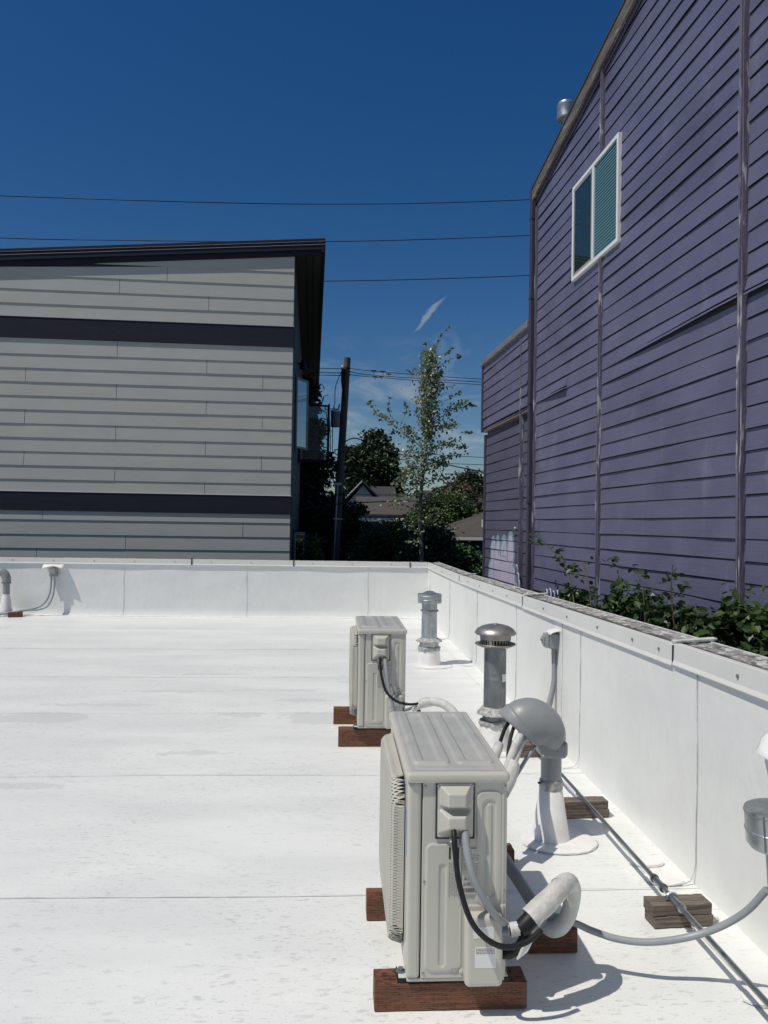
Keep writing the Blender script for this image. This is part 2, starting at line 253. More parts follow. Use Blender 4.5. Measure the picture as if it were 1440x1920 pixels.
# ------------------------------------------------------------------ mesh helpers
class MB:
    def __init__(s): s.v = []; s.f = []
    def add(s, v, f):
        o = len(s.v); s.v += [tuple(p) for p in v]; s.f += [tuple(i + o for i in q) for q in f]; return s
    def hexa(s, p): return s.add(p, [(0, 3, 2, 1), (4, 5, 6, 7), (0, 1, 5, 4), (1, 2, 6, 5), (2, 3, 7, 6), (3, 0, 4, 7)])
    def box(s, x0, x1, y0, y1, z0, z1): return s.hexa([(x0, y0, z0), (x1, y0, z0), (x1, y1, z0), (x0, y1, z0), (x0, y0, z1), (x1, y0, z1), (x1, y1, z1), (x0, y1, z1)])
    def prism(s, poly, a0, a1, axis='y'):
        n = len(poly)
        mk = {'y': lambda p, a: (p[0], a, p[1]), 'x': lambda p, a: (a, p[0], p[1]), 'z': lambda p, a: (p[0], p[1], a)}[axis]
        return s.add([mk(p, a0) for p in poly] + [mk(p, a1) for p in poly], [tuple(range(n))[::-1], tuple(range(n, 2 * n))] + [(i, (i + 1) % n, n + (i + 1) % n, n + i) for i in range(n)])
    def tube(s, pts, r, n=10, sub=1, flat=1.0):
        pts = [Vector(p) for p in pts]
        rs = list(r) if hasattr(r, '__len__') else [r] * len(pts)
        if sub > 1:
            q = []; rr = []
            for i in range(len(pts) - 1):
                a, b = pts[i], pts[i + 1]; p0 = pts[i - 1] if i else a * 2 - b; p3 = pts[i + 2] if i + 2 < len(pts) else b * 2 - a
                for k in range(sub):
                    t = k / sub
                    q.append(.5 * ((2 * a) + (b - p0) * t + (2 * p0 - 5 * a + 4 * b - p3) * t * t + (3 * a - p0 - 3 * b + p3) * t ** 3)); rr.append(rs[i] * (1 - t) + rs[i + 1] * t)
            pts = q + [pts[-1]]; rs = rr + [rs[-1]]
        T = [(pts[min(i + 1, len(pts) - 1)] - pts[max(i - 1, 0)]).normalized() for i in range(len(pts))]
        u = T[0].orthogonal().normalized(); V = []; F = []
        for i, p in enumerate(pts):
            u = (u - T[i] * u.dot(T[i])).normalized(); w = T[i].cross(u)
            V += [p + (u * math.cos(a) + w * math.sin(a) * flat) * rs[i] for a in (2 * math.pi * k / n for k in range(n))]
        for i in range(len(pts) - 1):
            for k in range(n): F.append((i * n + k, i * n + (k + 1) % n, (i + 1) * n + (k + 1) % n, (i + 1) * n + k))
        F.append(tuple(range(n))[::-1]); F.append(tuple((len(pts) - 1) * n + k for k in range(n)))
        return s.add(V, F)
    def lathe(s, prof, c=(0, 0, 0), n=32, wob=0):
        V = []; F = []
        for (r, z) in prof:
            for k in range(n):
                a = 2 * math.pi * k / n; q = r * (1 + (wob * random.uniform(-1, 1))); V.append((c[0] + q * math.cos(a), c[1] + q * math.sin(a), c[2] + z + wob * .12 * random.uniform(-1, 1)))
        for i in range(len(prof) - 1):
            for k in range(n): F.append((i * n + k, i * n + (k + 1) % n, (i + 1) * n + (k + 1) % n, (i + 1) * n + k))
        if prof[0][0] > 0: F.append(tuple(range(n))[::-1])
        if prof[-1][0] > 0: F.append(tuple((len(prof) - 1) * n + k for k in range(n)))
        return s.add(V, F)
    def field(s, a, b, h, put):
        """grid of points put(a_i, b_j, h_ij)"""
        na, nb = len(a), len(b); V = [put(a[i], b[j], h[i][j]) for i in range(na) for j in range(nb)]
        return s.add(V, [(i * nb + j, (i + 1) * nb + j, (i + 1) * nb + j + 1, i * nb + j + 1) for i in range(na - 1) for j in range(nb - 1)])
    def ribbon(s, pts, w, up=(0, 0, 1)):
        pts = [Vector(p) for p in pts]; up = Vector(up); V = []
        for i, p in enumerate(pts):
            t = (pts[min(i + 1, len(pts) - 1)] - pts[max(i - 1, 0)]).normalized(); d = t.cross(up).normalized() * w / 2; V += [p - d, p + d]
        return s.add(V, [(2 * i, 2 * i + 1, 2 * i + 3, 2 * i + 2) for i in range(len(pts) - 1)])
    def build(s, name, m, parent=None, loc=None, rot=None, bevel=0, seg=2, smooth=None, normals=True):
        me = bpy.data.meshes.new(name); me.from_pydata(s.v, [], s.f)
        if normals:
            b = bmesh.new(); b.from_mesh(me); bmesh.ops.recalc_face_normals(b, faces=b.faces); b.to_mesh(me); b.free()
        if smooth is not None:
            me.polygons.foreach_set('use_smooth', [True] * len(me.polygons)); me.set_sharp_from_angle(angle=R(smooth))
        me.materials.append(M[m] if isinstance(m, str) else m)
        o = bpy.data.objects.new(name, me); col.objects.link(o)
        if parent: o.parent = parent
        if loc: o.location = loc
        if rot: o.rotation_euler = rot
        if bevel:
            md = o.modifiers.new('bevel', 'BEVEL'); md.width = bevel; md.segments = seg; md.limit_method = 'ANGLE'; md.angle_limit = R(40); md.harden_normals = False
        return o
def tag(o, label=None, cat=None, group=None, kind=None):
    if label: o['label'] = label
    if cat: o['category'] = cat
    if group: o['group'] = group
    if kind: o['kind'] = kind
    return o
def empty(name, loc=(0, 0, 0), rot=(0, 0, 0)):
    o = bpy.data.objects.new(name, None); col.objects.link(o); o.location = loc; o.rotation_euler = rot; o.empty_display_size = .2; return o
def copy_tree(o, parent=None):
    c = o.copy(); col.objects.link(c)
    if parent: c.parent = parent
    for ch in list(o.children): copy_tree(ch, c)
    return c
def text(s, size, name, m, parent, loc, rot):
    cu = bpy.data.curves.new(name, 'FONT'); cu.body = s; cu.size = size; cu.extrude = .0003
    o = bpy.data.objects.new(name, cu); col.objects.link(o); me = bpy.data.meshes.new_from_object(o)
    col.objects.unlink(o); bpy.data.objects.remove(o); me.materials.append(M[m])
    q = bpy.data.objects.new(name, me); col.objects.link(q); q.parent = parent; q.location = loc; q.rotation_euler = rot; return q
T = math.tan(R(.5))
zr = lambda y: -T * y                         # height of the roof surface at y
GZ = -1.7                                     # level of the ground around the building
TILT = (-R(.5), 0, 0)

# ------------------------------------------------------------------ setting: ground and the flat roof
g = MB(); n = 40; xs = np.linspace(-400, 400, n); ys = np.linspace(-60, 900, n)
g.field(xs, ys, [[GZ + .25 * math.sin(x * .05) * math.sin(y * .04) if y > 25 else GZ for y in ys] for x in xs], lambda a, b, h: (a, b, h))
tag(g.build('ground', 'ground'), 'dry grass and earth around the buildings', None, None, 'structure')
rf = MB(); xs = np.linspace(-12, 1.69, 70); ys = np.linspace(-6, 14.3, 100)
def rh(x, y): return zr(y) + .0025 * math.sin(1.7 * x + .6 * math.sin(y)) * math.sin(1.1 * y + .4)
rf.field(xs, ys, [[rh(x, y) for y in ys] for x in xs], lambda a, b, h: (a, b, h))
roof = rf.build('flat_roof', 'roof', smooth=60)
tag(roof, 'white membrane flat roof with sheet seams and faint puddle marks', 'roof', None, 'structure')
SEAMS = [12.45, 10.35, 8.42, 6.78, 5.08, 3.42, 1.7]
for k, y in enumerate(SEAMS):
    sm = MB(); xx = np.linspace(-12, 1.66, 60)
    sm.ribbon([(x, y + .02 * x * .35 + .012 * math.sin(x * 2.1 + k), zr(y) + .006) for x in xx], .0052 + .0045 * (y > 7) + .004 * (y > 10))
    sm.build('seam', 'seam', roof)
# round patches and the edge of the wall sheet along the right parapet
def disc(x, y, rx, ry, name='patch', h=.007, a0=0, a1=360, wob=.03):
    m = MB(); pts = [(x + rx * math.cos(R(a)) * (1 + wob * random.uniform(-1, 1)), y + ry * math.sin(R(a)) * (1 + wob * random.uniform(-1, 1))) for a in np.linspace(a0, a1, 40)[:-1]]
    nn = len(pts); m.add([(p[0], p[1], zr(p[1]) - .002) for p in pts] + [(p[0], p[1], zr(p[1]) + h) for p in pts], [tuple(range(nn, 2 * nn))] + [(i, (i + 1) % nn, nn + (i + 1) % nn, nn + i) for i in range(nn)])
    o = m.build(name, 'patch', roof)
    e = MB(); e.ribbon([(p[0], p[1], zr(p[1]) + .0055) for p in [(x + (rx + .004) * math.cos(R(a)), y + (ry + .004) * math.sin(R(a))) for a in np.linspace(max(a0, 190), min(a1, 375), 26)]], .006); e.build('patch_edge', 'seam', o)
    return o
disc(1.165, 3.985, .195, .17); disc(1.11, 9.2, .26, .24); disc(1.18, 5.68, .24, .22); disc(-5.83, 14.02, .20, .18)
for (x, y) in [(1.52, 3.72), (1.53, 3.52), (1.52, 3.18), (1.5, 4.65), (1.5, 2.62), (1.5, 6.9)]: disc(x, y, .085, .055, h=.009)
lp = MB()
for (a, b) in [(-2, 1.6), (1.7, 3.38), (3.6, 5.0), (5.3, 7.0), (7.3, 9.0), (9.3, 11.3)]:
    yy = np.linspace(a, b, 24); lp.ribbon([(1.47 + .012 * math.sin(3.3 * y) + .02 * random.random() * .3, y, zr(y) + .0065) for y in yy], .005)
lp.build('lap_edge', 'seam', roof)

# ------------------------------------------------------------------ parapet walls
KN = [(-6, 1.168), (2.9, 1.042), (6.88, .970), (10.54, .910), (14.5, .893)]
def ptop(y):
    for (a, za), (b, zb) in zip(KN, KN[1:]):
        if y <= b: return za + (zb - za) * (y - a) / (b - a)
    return KN[-1][1]
pr = empty('parapet_wall', (1.75, 3, GZ)); pr_off = Vector((1.75, 3, GZ))
tag(pr, 'white membrane clad parapet running along the purple building, cream metal edge and mossy grey top', 'wall')
def rel(m, off):
    m.v = [tuple(Vector(p) - off) for p in m.v]; return m
w = MB(); yy = np.concatenate([np.linspace(-6, 14.5, 60)]); zz = np.concatenate([[GZ], np.linspace(-.3, 1, 14)])
V = []
def wallx(y, t): return 1.668 - .012 * max(0, 1 - t / .12) ** 2 + .0025 * math.sin(y * 1.9) * math.sin(t * 5)
ts = [0, .03, .06, .09, .12, .3, .5, .7, .9, 1.0]
w.field(yy, ts, [[0] * len(ts) for _ in yy], lambda y, t, h: (wallx(y, t), y, zr(y) - .01 + (ptop(y) - .03 - zr(y) + .01) * t))
w.add([(1.695, -6, GZ), (1.695, 14.5, GZ), (1.86, 14.5, GZ), (1.86, -6, GZ), (1.695, -6, ptop(-6) - .03), (1.695, 14.5, ptop(14.5) - .03), (1.86, 14.5, ptop(14.5) - .03), (1.86, -6, ptop(-6) - .03)], [(3, 2, 6, 7), (0, 3, 7, 4), (1, 5, 6, 2)])
rel(w, pr_off).build('membrane', 'wallmem', pr, smooth=50, normals=False)
sm = MB()
for y in [13.98, 11.45, 9.18, 7.13, 5.65, 5.22, 3.49, 1.6, -.3]:
    z1 = ptop(y) - .09; z0 = zr(y)
    pts = [(1.6635, y + .004 * math.sin(z * 9), z) for z in np.linspace(z1, z0 + .09, 10)]
    if y not in (5.65,): pts += [(1.653, y - .004, z0 + .05), (1.635, y - .010, z0 + .018), (1.60, y - .02, z0 + .008), (1.53, y - .03, z0 + .008), (1.47, y - .005, z0 + .008)]
    sm.tube(pts, .0028 + .0003 * max(0, y - 5), 6)
rel(sm, pr_off).build('seam', 'seam', pr)
J = [-6, .6, 3.742, 6.88, 10.538, 14.42]
scr = MB(); scr.lathe([(.0, .0), (.006, .0), (.006, .003), (.003, .005), (0, .005)], n=8)
for k, (a, b) in enumerate(zip(J, J[1:])):
    fl = MB(); e = .006; dz = [0, .004, -.003, .002, 0][k]
    def prof(y):
        t = ptop(y) + dz; return [(1.700, t - .006), (1.700, t + .002), (1.660, t + .002), (1.658, t - .080), (1.650, t - .098), (1.650, t - .103), (1.661, t - .086), (1.663, t - .006)]
    A, B = prof(a + e), prof(b - e); nn = len(A)
    fl.add([(x, a + e, z) for x, z in A] + [(x, b - e, z) for x, z in B], [tuple(range(nn))[::-1], tuple(range(nn, 2 * nn))] + [(i, (i + 1) % nn, nn + (i + 1) % nn, nn + i) for i in range(nn)])
    fo = rel(fl, pr_off).build('flashing', 'flash', pr, bevel=.002)
    for y in [11.41, 9.83, 9.0, 8.21, 7.52, 6.17, 5.52, 4.86, 4.27, 3.91, 3.12, 2.3, 1.5, 12.3, 13.2]:
        if a < y < b:
            s_ = scr.build('screw', 'screw', fo) if 'scrme' not in globals() else bpy.data.objects.new('screw', scrme)
            if 'scrme' not in globals(): scrme = s_.data
            else: col.objects.link(s_); s_.parent = fo
            s_.location = Vector((1.6585, y, ptop(y) - .045)) - pr_off; s_.rotation_euler = (0, R(-90), 0); s_.scale = (1.5, 1.5, 1.5)
    cp = MB(); ny = max(6, int((b - a) / .12)); ya = np.linspace(a + .004, b - .004, ny); xa = np.linspace(1.703, 1.862, 7)
    hh = [[ptop(y) - .004 + .010 * (x - 1.70) / .16 + random.uniform(-.003, .003) for x in xa] for y in ya]
    cp.field(ya, xa, hh, lambda y, x, h: (x, y, h)); rel(cp, pr_off).build('coping', 'coping', pr, smooth=70)
    ed = MB(); A = [(1.863, ptop(a) - .05), (1.863, ptop(a) + .012), (1.883, ptop(a) + .010), (1.883, ptop(a) - .05)]; B = [(x, z - ptop(a) + ptop(b)) for x, z in A]
    ed.hexa([(x, a + .003, z) for x, z in A] + [(x, b - .003, z) for x, z in B]); rel(ed, pr_off).build('coping_edge', 'edge', pr, bevel=.003)
    if k:
        jb = MB(); t = ptop(a) + .003; jb.hexa([(1.672, a + .01, t), (1.672, a + .055, t), (1.90, a + .075, t + .012), (1.90, a + .03, t + .012), (1.672, a + .01, t + .014), (1.672, a + .055, t + .014), (1.90, a + .075, t + .026), (1.90, a + .03, t + .026)])
        rel(jb, pr_off).build('joint_strip', 'edge', pr, bevel=.004)
        bk = MB(); bk.box(1.6545, 1.668, a - .0055, a + .0055, ptop(a) - .092, ptop(a) - .004); rel(bk, pr_off).build('joint_gap', 'dark', pr)

pf_off = Vector((-5, 14.4, GZ)); pf = empty('parapet_wall', pf_off)
tag(pf, 'white membrane clad parapet across the far end of the roof below the grey apartment building', 'wall')
FT = .898
w = MB(); xx = np.linspace(-12, 1.69, 50); tz = np.concatenate([np.linspace(zr(14.3) - .01, FT - .04, 16)])
w.field(xx, tz, [[  .0035 * math.sin(x * 4.1 + 2 * math.sin(z * 6)) * math.sin(z * 7 + x) - .03 * max(0, 1 - (z - zr(14.3)) / .1) ** 2 for z in tz] for x in xx], lambda x, z, h: (x, 14.298 + h, z))
w.add([(-12, 14.305, GZ), (1.69, 14.305, GZ), (1.69, 14.5, GZ), (-12, 14.5, GZ), (-12, 14.305, FT - .04), (1.69, 14.305, FT - .04), (1.69, 14.5, FT - .04), (-12, 14.5, FT - .04)], [(2, 3, 7, 6), (0, 3, 7, 4)])
rel(w, pf_off).build('membrane', 'wallmem', pf, smooth=50, normals=False)
sm = MB()
for x in [-10.5, -8.3, -6.1, -3.88, -1.664, .554]: sm.tube([(x + .006 * math.sin(z * 9), 14.292, z) for z in np.linspace(FT - .1, zr(14.3) + .06, 9)] + [(x, 14.26, zr(14.3) + .02), (x, 14.15, zr(14.3) + .008)], .0026, 6)
sm.tube([(x, 14.1 + .01 * math.sin(x * 2), zr(14.1) + .003) for x in np.linspace(-12, 1.5, 40)], .004, 6)
rel(sm, pf_off).build('seam', 'seam', pf)
JX = [-12, -9.1, -6.0 - .2, -2.666, -.817, 1.328, 1.66]
for k, (a, b) in enumerate(zip(JX, JX[1:])):
    e = .006; t = FT + [0, .003, -.002, .002, 0, 0][k]
    fl = MB(); fl.prism([(14.32, t - .006), (14.32, t + .002), (14.284, t + .002), (14.282, t - .078), (14.274, t - .096), (14.274, t - .102), (14.285, t - .084), (14.287, t - .006)], a + e, b - e, 'x')
    fo = rel(fl, pf_off).build('flashing', 'flash', pf, bevel=.002)
    for x in np.arange(a + .35, b - .1, .72):
        s_ = bpy.data.objects.new('screw', scrme); col.objects.link(s_); s_.parent = fo; s_.location = Vector((x, 14.2825, t - .04)) - pf_off; s_.rotation_euler = (R(90), 0, 0); s_.scale = (1.6, 1.6, 1.6)
    cp = MB(); cp.box(a, b, 14.322, 14.52, FT - .045, FT - .002); rel(cp, pf_off).build('coping', 'coping', pf, bevel=.004)
    if k:
        bk = MB(); bk.box(a - .012, a + .006, 14.270, 14.33, t - .10, t + .02 * (k == 3 or k == 4)); rel(bk, pf_off).build('joint_gap', 'dark', pf)

# ------------------------------------------------------------------ purple building (local: +y along the wall away from us, -x faces the roof)
PO = Vector((3.073, 0, GZ)); ph = empty('purple_building', PO, (0, 0, .0518))
tag(ph, 'tall purple clapboard building with white sliding window and peeling battens beyond the right parapet', 'building')
def pz(z): return z - GZ
EX = .152
def rakez(s): return 6.02 + (10.13 - s) * .1835
def boards(name, s0, s1, z0, ztop, m, x_off=0.0, special=None, parent=ph):
    LAP = []; mb = MB(); k0 = math.floor((z0 - 1.69) / EX); z = 1.69 + k0 * EX; r_ = random.Random(int(s0 * 100) + len(name))
    while True:
        if z > max(ztop(s0), ztop(s1)) - .03: break
        q_ = [t for t in np.linspace(s0, s1, 300) if ztop(t) > z + .025]
        sg = np.linspace(s0, q_[-1], max(5, int(abs(q_[-1] - s0) / .25)))
        if s0 < 8.8 < q_[-1]: sg = np.sort(np.concatenate([sg, [8.795, 8.805]]))
        off = .0135 + r_.uniform(-.003, .003); ph_ = r_.uniform(0, 6); dzz = r_.uniform(-.004, .004)
        V = []; keep = []
        for s in sg:
            o = off + .0028 * math.sin(s * 2.3 + ph_) + .0018 * math.sin(s * 5.1 + 2 * ph_)
            dp = 0
            if special: o_, dp = special(s, z); o += o_
            zt = min(z + EX - .008 - max(0, special(s, z + EX)[1] if special else 0) * .2, ztop(s)); zb = max(z + dzz + .002 * math.sin(s * 1.7 + ph_), z0) + dp; 
            if zt < zb + .004: zt = zb + .0005
            zc = min(zb + .03, zt)
            V += [(x_off - o, s, pz(zb)), (x_off - .0035, s, pz(zt)), (x_off + .012, s, pz(zt)), (x_off + .012, s, pz(zc)), (x_off - o + .0045, s, pz(zc)), (x_off - o + .0045, s, pz(zb))]
        F = []
        for i in range(len(sg) - 1):
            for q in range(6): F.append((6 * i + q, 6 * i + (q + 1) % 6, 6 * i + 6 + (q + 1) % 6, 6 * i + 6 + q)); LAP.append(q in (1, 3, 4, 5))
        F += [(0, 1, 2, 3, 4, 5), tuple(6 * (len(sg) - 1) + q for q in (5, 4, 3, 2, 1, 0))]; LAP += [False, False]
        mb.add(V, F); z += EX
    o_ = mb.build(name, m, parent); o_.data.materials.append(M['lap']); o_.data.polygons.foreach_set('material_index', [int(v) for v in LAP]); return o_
def sp_mid(s, z):      # boards that have sprung out of line
    k = round((z - 1.69) / EX); t = min(1, max(0, (7.75 - s) / 2.3))
    return (.030 * t, .022 * t) if k == 10 else ((.006 * math.sin(s * 2), 0) if k in (4, 9) else (0, 0))
def sp_far(s, z):
    k = round((z - 1.69) / EX); t = max(0, 1 - (s - 8.8) / 1.1)
    return (.042 * t, -.012 * t) if k == 10 and s > 8.8 else (0, 0)
def sp_near(s, z): return (.022, .016) if round((z - 1.69) / EX) == 10 else (0, 0)
TR1, TR2 = 7.80, 5.225
boards('siding', TR1 + .035, 10.13, GZ, lambda s: rakez(s) - .02, 'purple', special=sp_far)
boards('siding', TR2 + .04, TR1 - .035, GZ, lambda s: rakez(s) - .02, 'purple', special=sp_mid)
boards('siding', -3.5, TR2 - .04, GZ, lambda s: rakez(s) - .02, 'purple', special=sp_near)
boards('rear_siding', 10.2, 12.66, GZ, lambda s: 3.10, 'graffiti')
boards('rear_siding', 10.2, 12.72, 3.17, lambda s: 4.27, 'purple', x_off=-.05)
b = MB(); b.prism([(-4, pz(GZ)), (10.15, pz(GZ)), (10.15, pz(rakez(10.15) - .03)), (-3.9, pz(rakez(-3.9) - .03))], .004, 6.5, 'x'); b.build('inner_wall', 'dark', ph)
b = MB(); b.box(.004, 6, 10.16, 12.63, 0, pz(4.22)); b.box(-.045, 6, 10.16, 12.69, pz(3.18), pz(4.24)); b.build('rear_wall', 'downspout', ph)
b = MB(); b.box(-.10, 6, 10.14, 12.76, pz(4.245), pz(4.34)); b.build('rear_roof', 'greycap', ph, bevel=.01)
b = MB(); b.box(-.06, .02, 10.18, 12.66, pz(3.135), pz(3.168)); b.build('ledge', 'oldwood', ph)
b = MB(); b.box(-.075, .0, 12.70, 12.79, pz(3.15), pz(4.24)); b.box(-.03, .03, 12.655, 12.74, 0, pz(3.1)); b.build('corner_board', 'downspout', ph, bevel=.004)
def batten(s, z0, z1, w_, x=-.032):
    m = MB(); n_ = int((z1 - z0) / .22); zz_ = np.linspace(z0, z1, n_)
    for q, (dx, ww) in enumerate([(0, w_), (-.010, w_ * .45)]):
        r_ = random.Random(int(s * 97) + q)
        A = [[(x + dx + r_.uniform(-.003, .003), s - ww / 2 + r_.uniform(-.005, .005), pz(z)), (x + dx + r_.uniform(-.003, .003), s + ww / 2 + r_.uniform(-.005, .005), pz(z)), (.004, s + ww / 2, pz(z)), (.004, s - ww / 2, pz(z))] for z in zz_]
        V = [p for row in A for p in row]; F = [(4 * i + k, 4 * i + (k + 1) % 4, 4 * i + 4 + (k + 1) % 4, 4 * i + 4 + k) for i in range(n_ - 1) for k in range(4)] + [(0, 3, 2, 1), tuple(4 * (n_ - 1) + k for k in range(4))]
        m.add(V, F)
    return m.build('batten', 'batten', ph)
batten(TR1, GZ, 4.36, .05); batten(TR1, 5.46, rakez(TR1) - .06, .05); batten(TR2, GZ, rakez(TR2) - .06, .055, -.04); batten(10.52, GZ, 4.2, .045, -.058)
batten(9.985, GZ, 5.8, .03)
d = MB(); d.box(-.085, -.02, 10.035, 10.115, 0, pz(5.92)); dsp = d.build('downspout', 'downspout', ph, bevel=.012)
for z in (5.66, 4.6, 3.2, 1.9): q = MB(); q.box(-.089, -.01, 10.03, 10.12, pz(z), pz(z) + .03); q.build('strap', 'downspout', dsp, bevel=.003)
# roof with weathered rake board
b = MB(); sl = [(10.32, -3.6)]
def roofslab(x0, x1, dz0, dz1): return MB().hexa([(x0, -3.6, pz(rakez(-3.6)) + dz0), (x1, -3.6, pz(rakez(-3.6)) + dz0), (x1, 10.12, pz(rakez(10.12)) + dz0), (x0, 10.12, pz(rakez(10.12)) + dz0), (x0, -3.6, pz(rakez(-3.6)) + dz1), (x1, -3.6, pz(rakez(-3.6)) + dz1), (x1, 10.12, pz(rakez(10.12)) + dz1), (x0, 10.12, pz(rakez(10.12)) + dz1)])
prf = roofslab(-.07, 6.6, .055, .075).build('roof', 'shingle', ph)
roofslab(-.060, -.030, -.105, .054).build('rake_board', 'rake', prf, bevel=.004)
roofslab(-.029, 0, .02, .05).build('soffit', 'downspout', prf)
roofslab(-.0295, -.021, -.17, .02).build('frieze_board', 'downspout', prf)
b = MB(); b.box(-.075, 6.4, 10.125, 10.17, pz(rakez(10.12)) - .09, pz(rakez(10.12)) + .07); b.build('gutter', 'downspout', prf, bevel=.01)
# sliding window
wn = empty('window', (0, 0, 0)); wn.parent = ph
S0, S1, Z0, Z1, SM = 7.345, 8.60, pz(4.39), pz(5.44), 7.985
b = MB(); fx = (-.043, .0)
b.box(*fx, S0 - .01, S0 + .03, Z0 - .01, Z1 + .01); b.box(*fx, S1 - .03, S1 + .01, Z0 - .01, Z1 + .01); b.box(*fx, S0 + .03, S1 - .03, Z0 - .01, Z0 + .03); b.box(*fx, S0 + .03, S1 - .03, Z1 - .03, Z1 + .01); b.box(-.046, -.018, SM - .017, SM + .017, Z0 + .03, Z1 - .03)
b.build('frame', 'white', wn, bevel=.004)
b = MB(); b.box(-.020, -.0175, S0 + .03, S1 - .03, Z0 + .03, Z1 - .03); b.build('backing', 'dark', wn)
b = MB(); ny = 30
for i in range(ny):
    z = Z0 + .05 + (Z1 - Z0 - .09) * i / (ny - 1); 
    b.add([(-.0285, S0 + .04, z - .0135), (-.0225, S0 + .04, z + .0145), (-.0225, S1 - .04, z + .0145), (-.0285, S1 - .04, z - .0135)], [(0, 1, 2, 3)])
b.build('blind', 'blind', wn)
b = MB(); b.box(-.0315, -.031, SM + .03, S1 - .03, Z0 + .03, Z1 - .03); b.build('insect_screen', 'screenmesh', wn)
b = MB(); b.box(-.037, -.035, S0 + .03, SM - .025, Z0 + .03, Z1 - .03); b.build('pane', 'glass', wn)
b = MB(); b.box(-.034, -.032, SM + .06, S1 - .05, Z0 + .05, Z1 - .05); b.build('pane', 'glass', wn)
b = MB(); b.box(-.0385, -.030, SM + .025, SM + .06, Z0 + .03, Z1 - .03); b.box(-.0385, -.030, S1 - .06, S1 - .03, Z0 + .03, Z1 - .03); b.box(-.0385, -.030, SM + .06, S1 - .06, Z1 - .06, Z1 - .03); b.box(-.0385, -.030, SM + .06, S1 - .06, Z0 + .03, Z0 + .06); b.build('sash', 'greyframe', wn)
# spray can tags
b = MB()
def loop(sc, zc, rs_, rz_, a0=0, a1=360, x=-.022, r=.009): b.tube([(x, sc + rs_ * math.cos(R(a)), pz(zc) + rz_ * math.sin(R(a))) for a in np.linspace(a0, a1, 22)], r, 6, flat=.5)
loop(10.74, .86, .07, .20); loop(10.50, .84, .05, .12, x=-.072); loop(10.44, .66, .03, .2, 20, 190, x=-.072)
b.build('spray_tag', 'spray', ph); b = MB()
for i in range(5): loop(9.42 - i * .13, .70, .05, .13 + .02 * (i % 2), -60, 250)
b.build('spray_tag', 'spray', ph)
# flue on the purple roof
fl = empty('roof_vent', Vector((2.80, 9.62, GZ)))
tag(fl, 'round galvanised flue cap standing on the purple building roof behind the sloping rake board', 'vent')
hz = pz(7.01)-1.29
b = MB(); b.lathe([(.045, hz), (.045, hz + 1.08)], n=24); b.build('pipe', 'galv', fl, smooth=40)
b = MB(); b.lathe([(.055, hz + 1.05), (.108, hz + 1.06), (.115, hz + 1.075), (.112, hz + 1.09), (.112, hz + 1.225), (.116, hz + 1.24), (.105, hz + 1.27), (.05, hz + 1.29), (0, hz + 1.292)], n=28); b.build('cap', 'galv', fl, smooth=40)

# ------------------------------------------------------------------ grey apartment building (local: facade along -x, side wall along +y)
GO = Vector((-1.084, 17.24, GZ)); gb = empty('apartment_building', GO, (0, 0, .034))
tag(gb, 'grey plank clad apartment building with navy bands and dark overhanging roof beyond the far parapet', 'building')
LIFT = lambda z: z - GZ
rt = lambda x: 7.53 + (x) * .082             # underside of the frieze at the facade
rows = [(7.17, 7.9, []), (6.86, 7.17, [-2.77]), (6.55, 6.86, [-3.78]), (6.245, 6.55, [-1.86]), (5.955, 6.245, []),
        (5.15, 5.49, [-3.80, -8.1])] + []
J3 = [[-1.875], [-5.71, -.65], [-3.80, -8.2]]
z = 5.15
for i in range(10):
    zb = z - .30 if i < 9 else 2.195
    rows.append((zb, z, J3[i % 3])); z = zb
rows += [(1.585, 1.775, [-5.3]), (1.27, 1.585, [-1.03]), (.97, 1.27, [-3.54]), (.67, .97, [-5.4]), (.37, .67, [-2])] + [(.37 - .3 * (i + 1), .37 - .3 * i, []) for i in range(7)]
sd = MB()
for (zb, zt, js) in rows:
    ed = [-9.5] + sorted(js) + [0.0]
    for a, b_ in zip(ed, ed[1:]):
        a2, b2 = a + (.005 if a > -9.4 else 0), b_ - (.005 if b_ < -.01 else 0)
        def zt_(x): return min(zt, rt(x) + .05)
        if zt > 7.1:
            sd.add([(a2, -.019, LIFT(zb)), (b2, -.019, LIFT(zb)), (b2, -.004, LIFT(max(zb, zt_(b2)))), (a2, -.004, LIFT(max(zb + .002, zt_(a2)))), (a2, .02, LIFT(zb)), (b2, .02, LIFT(zb)), (b2, .02, LIFT(max(zb, zt_(b2)))), (a2, .02, LIFT(max(zb + .002, zt_(a2))))], [(0, 1, 2, 3), (4, 7, 6, 5), (0, 4, 5, 1), (1, 5, 6, 2), (2, 6, 7, 3), (3, 7, 4, 0)])
        else:
            jit = random.uniform(-.002, .002)
            sd.hexa([(a2, -.020 + jit, LIFT(zb)), (b2, -.020 + jit, LIFT(zb)), (b2, .02, LIFT(zb)), (a2, .02, LIFT(zb)), (a2, -.004, LIFT(zt)), (b2, -.004, LIFT(zt)), (b2, .02, LIFT(zt)), (a2, .02, LIFT(zt))])
sd.build('siding', 'greysiding', gb)
b = MB(); b.prism([(-9.6, 0), (-.02, 0), (-.02, LIFT(rt(0) + .02)), (-9.6, LIFT(rt(-9.6) + .02))], .012, 20, 'y'); b.build('inner_wall', 'dark', gb)
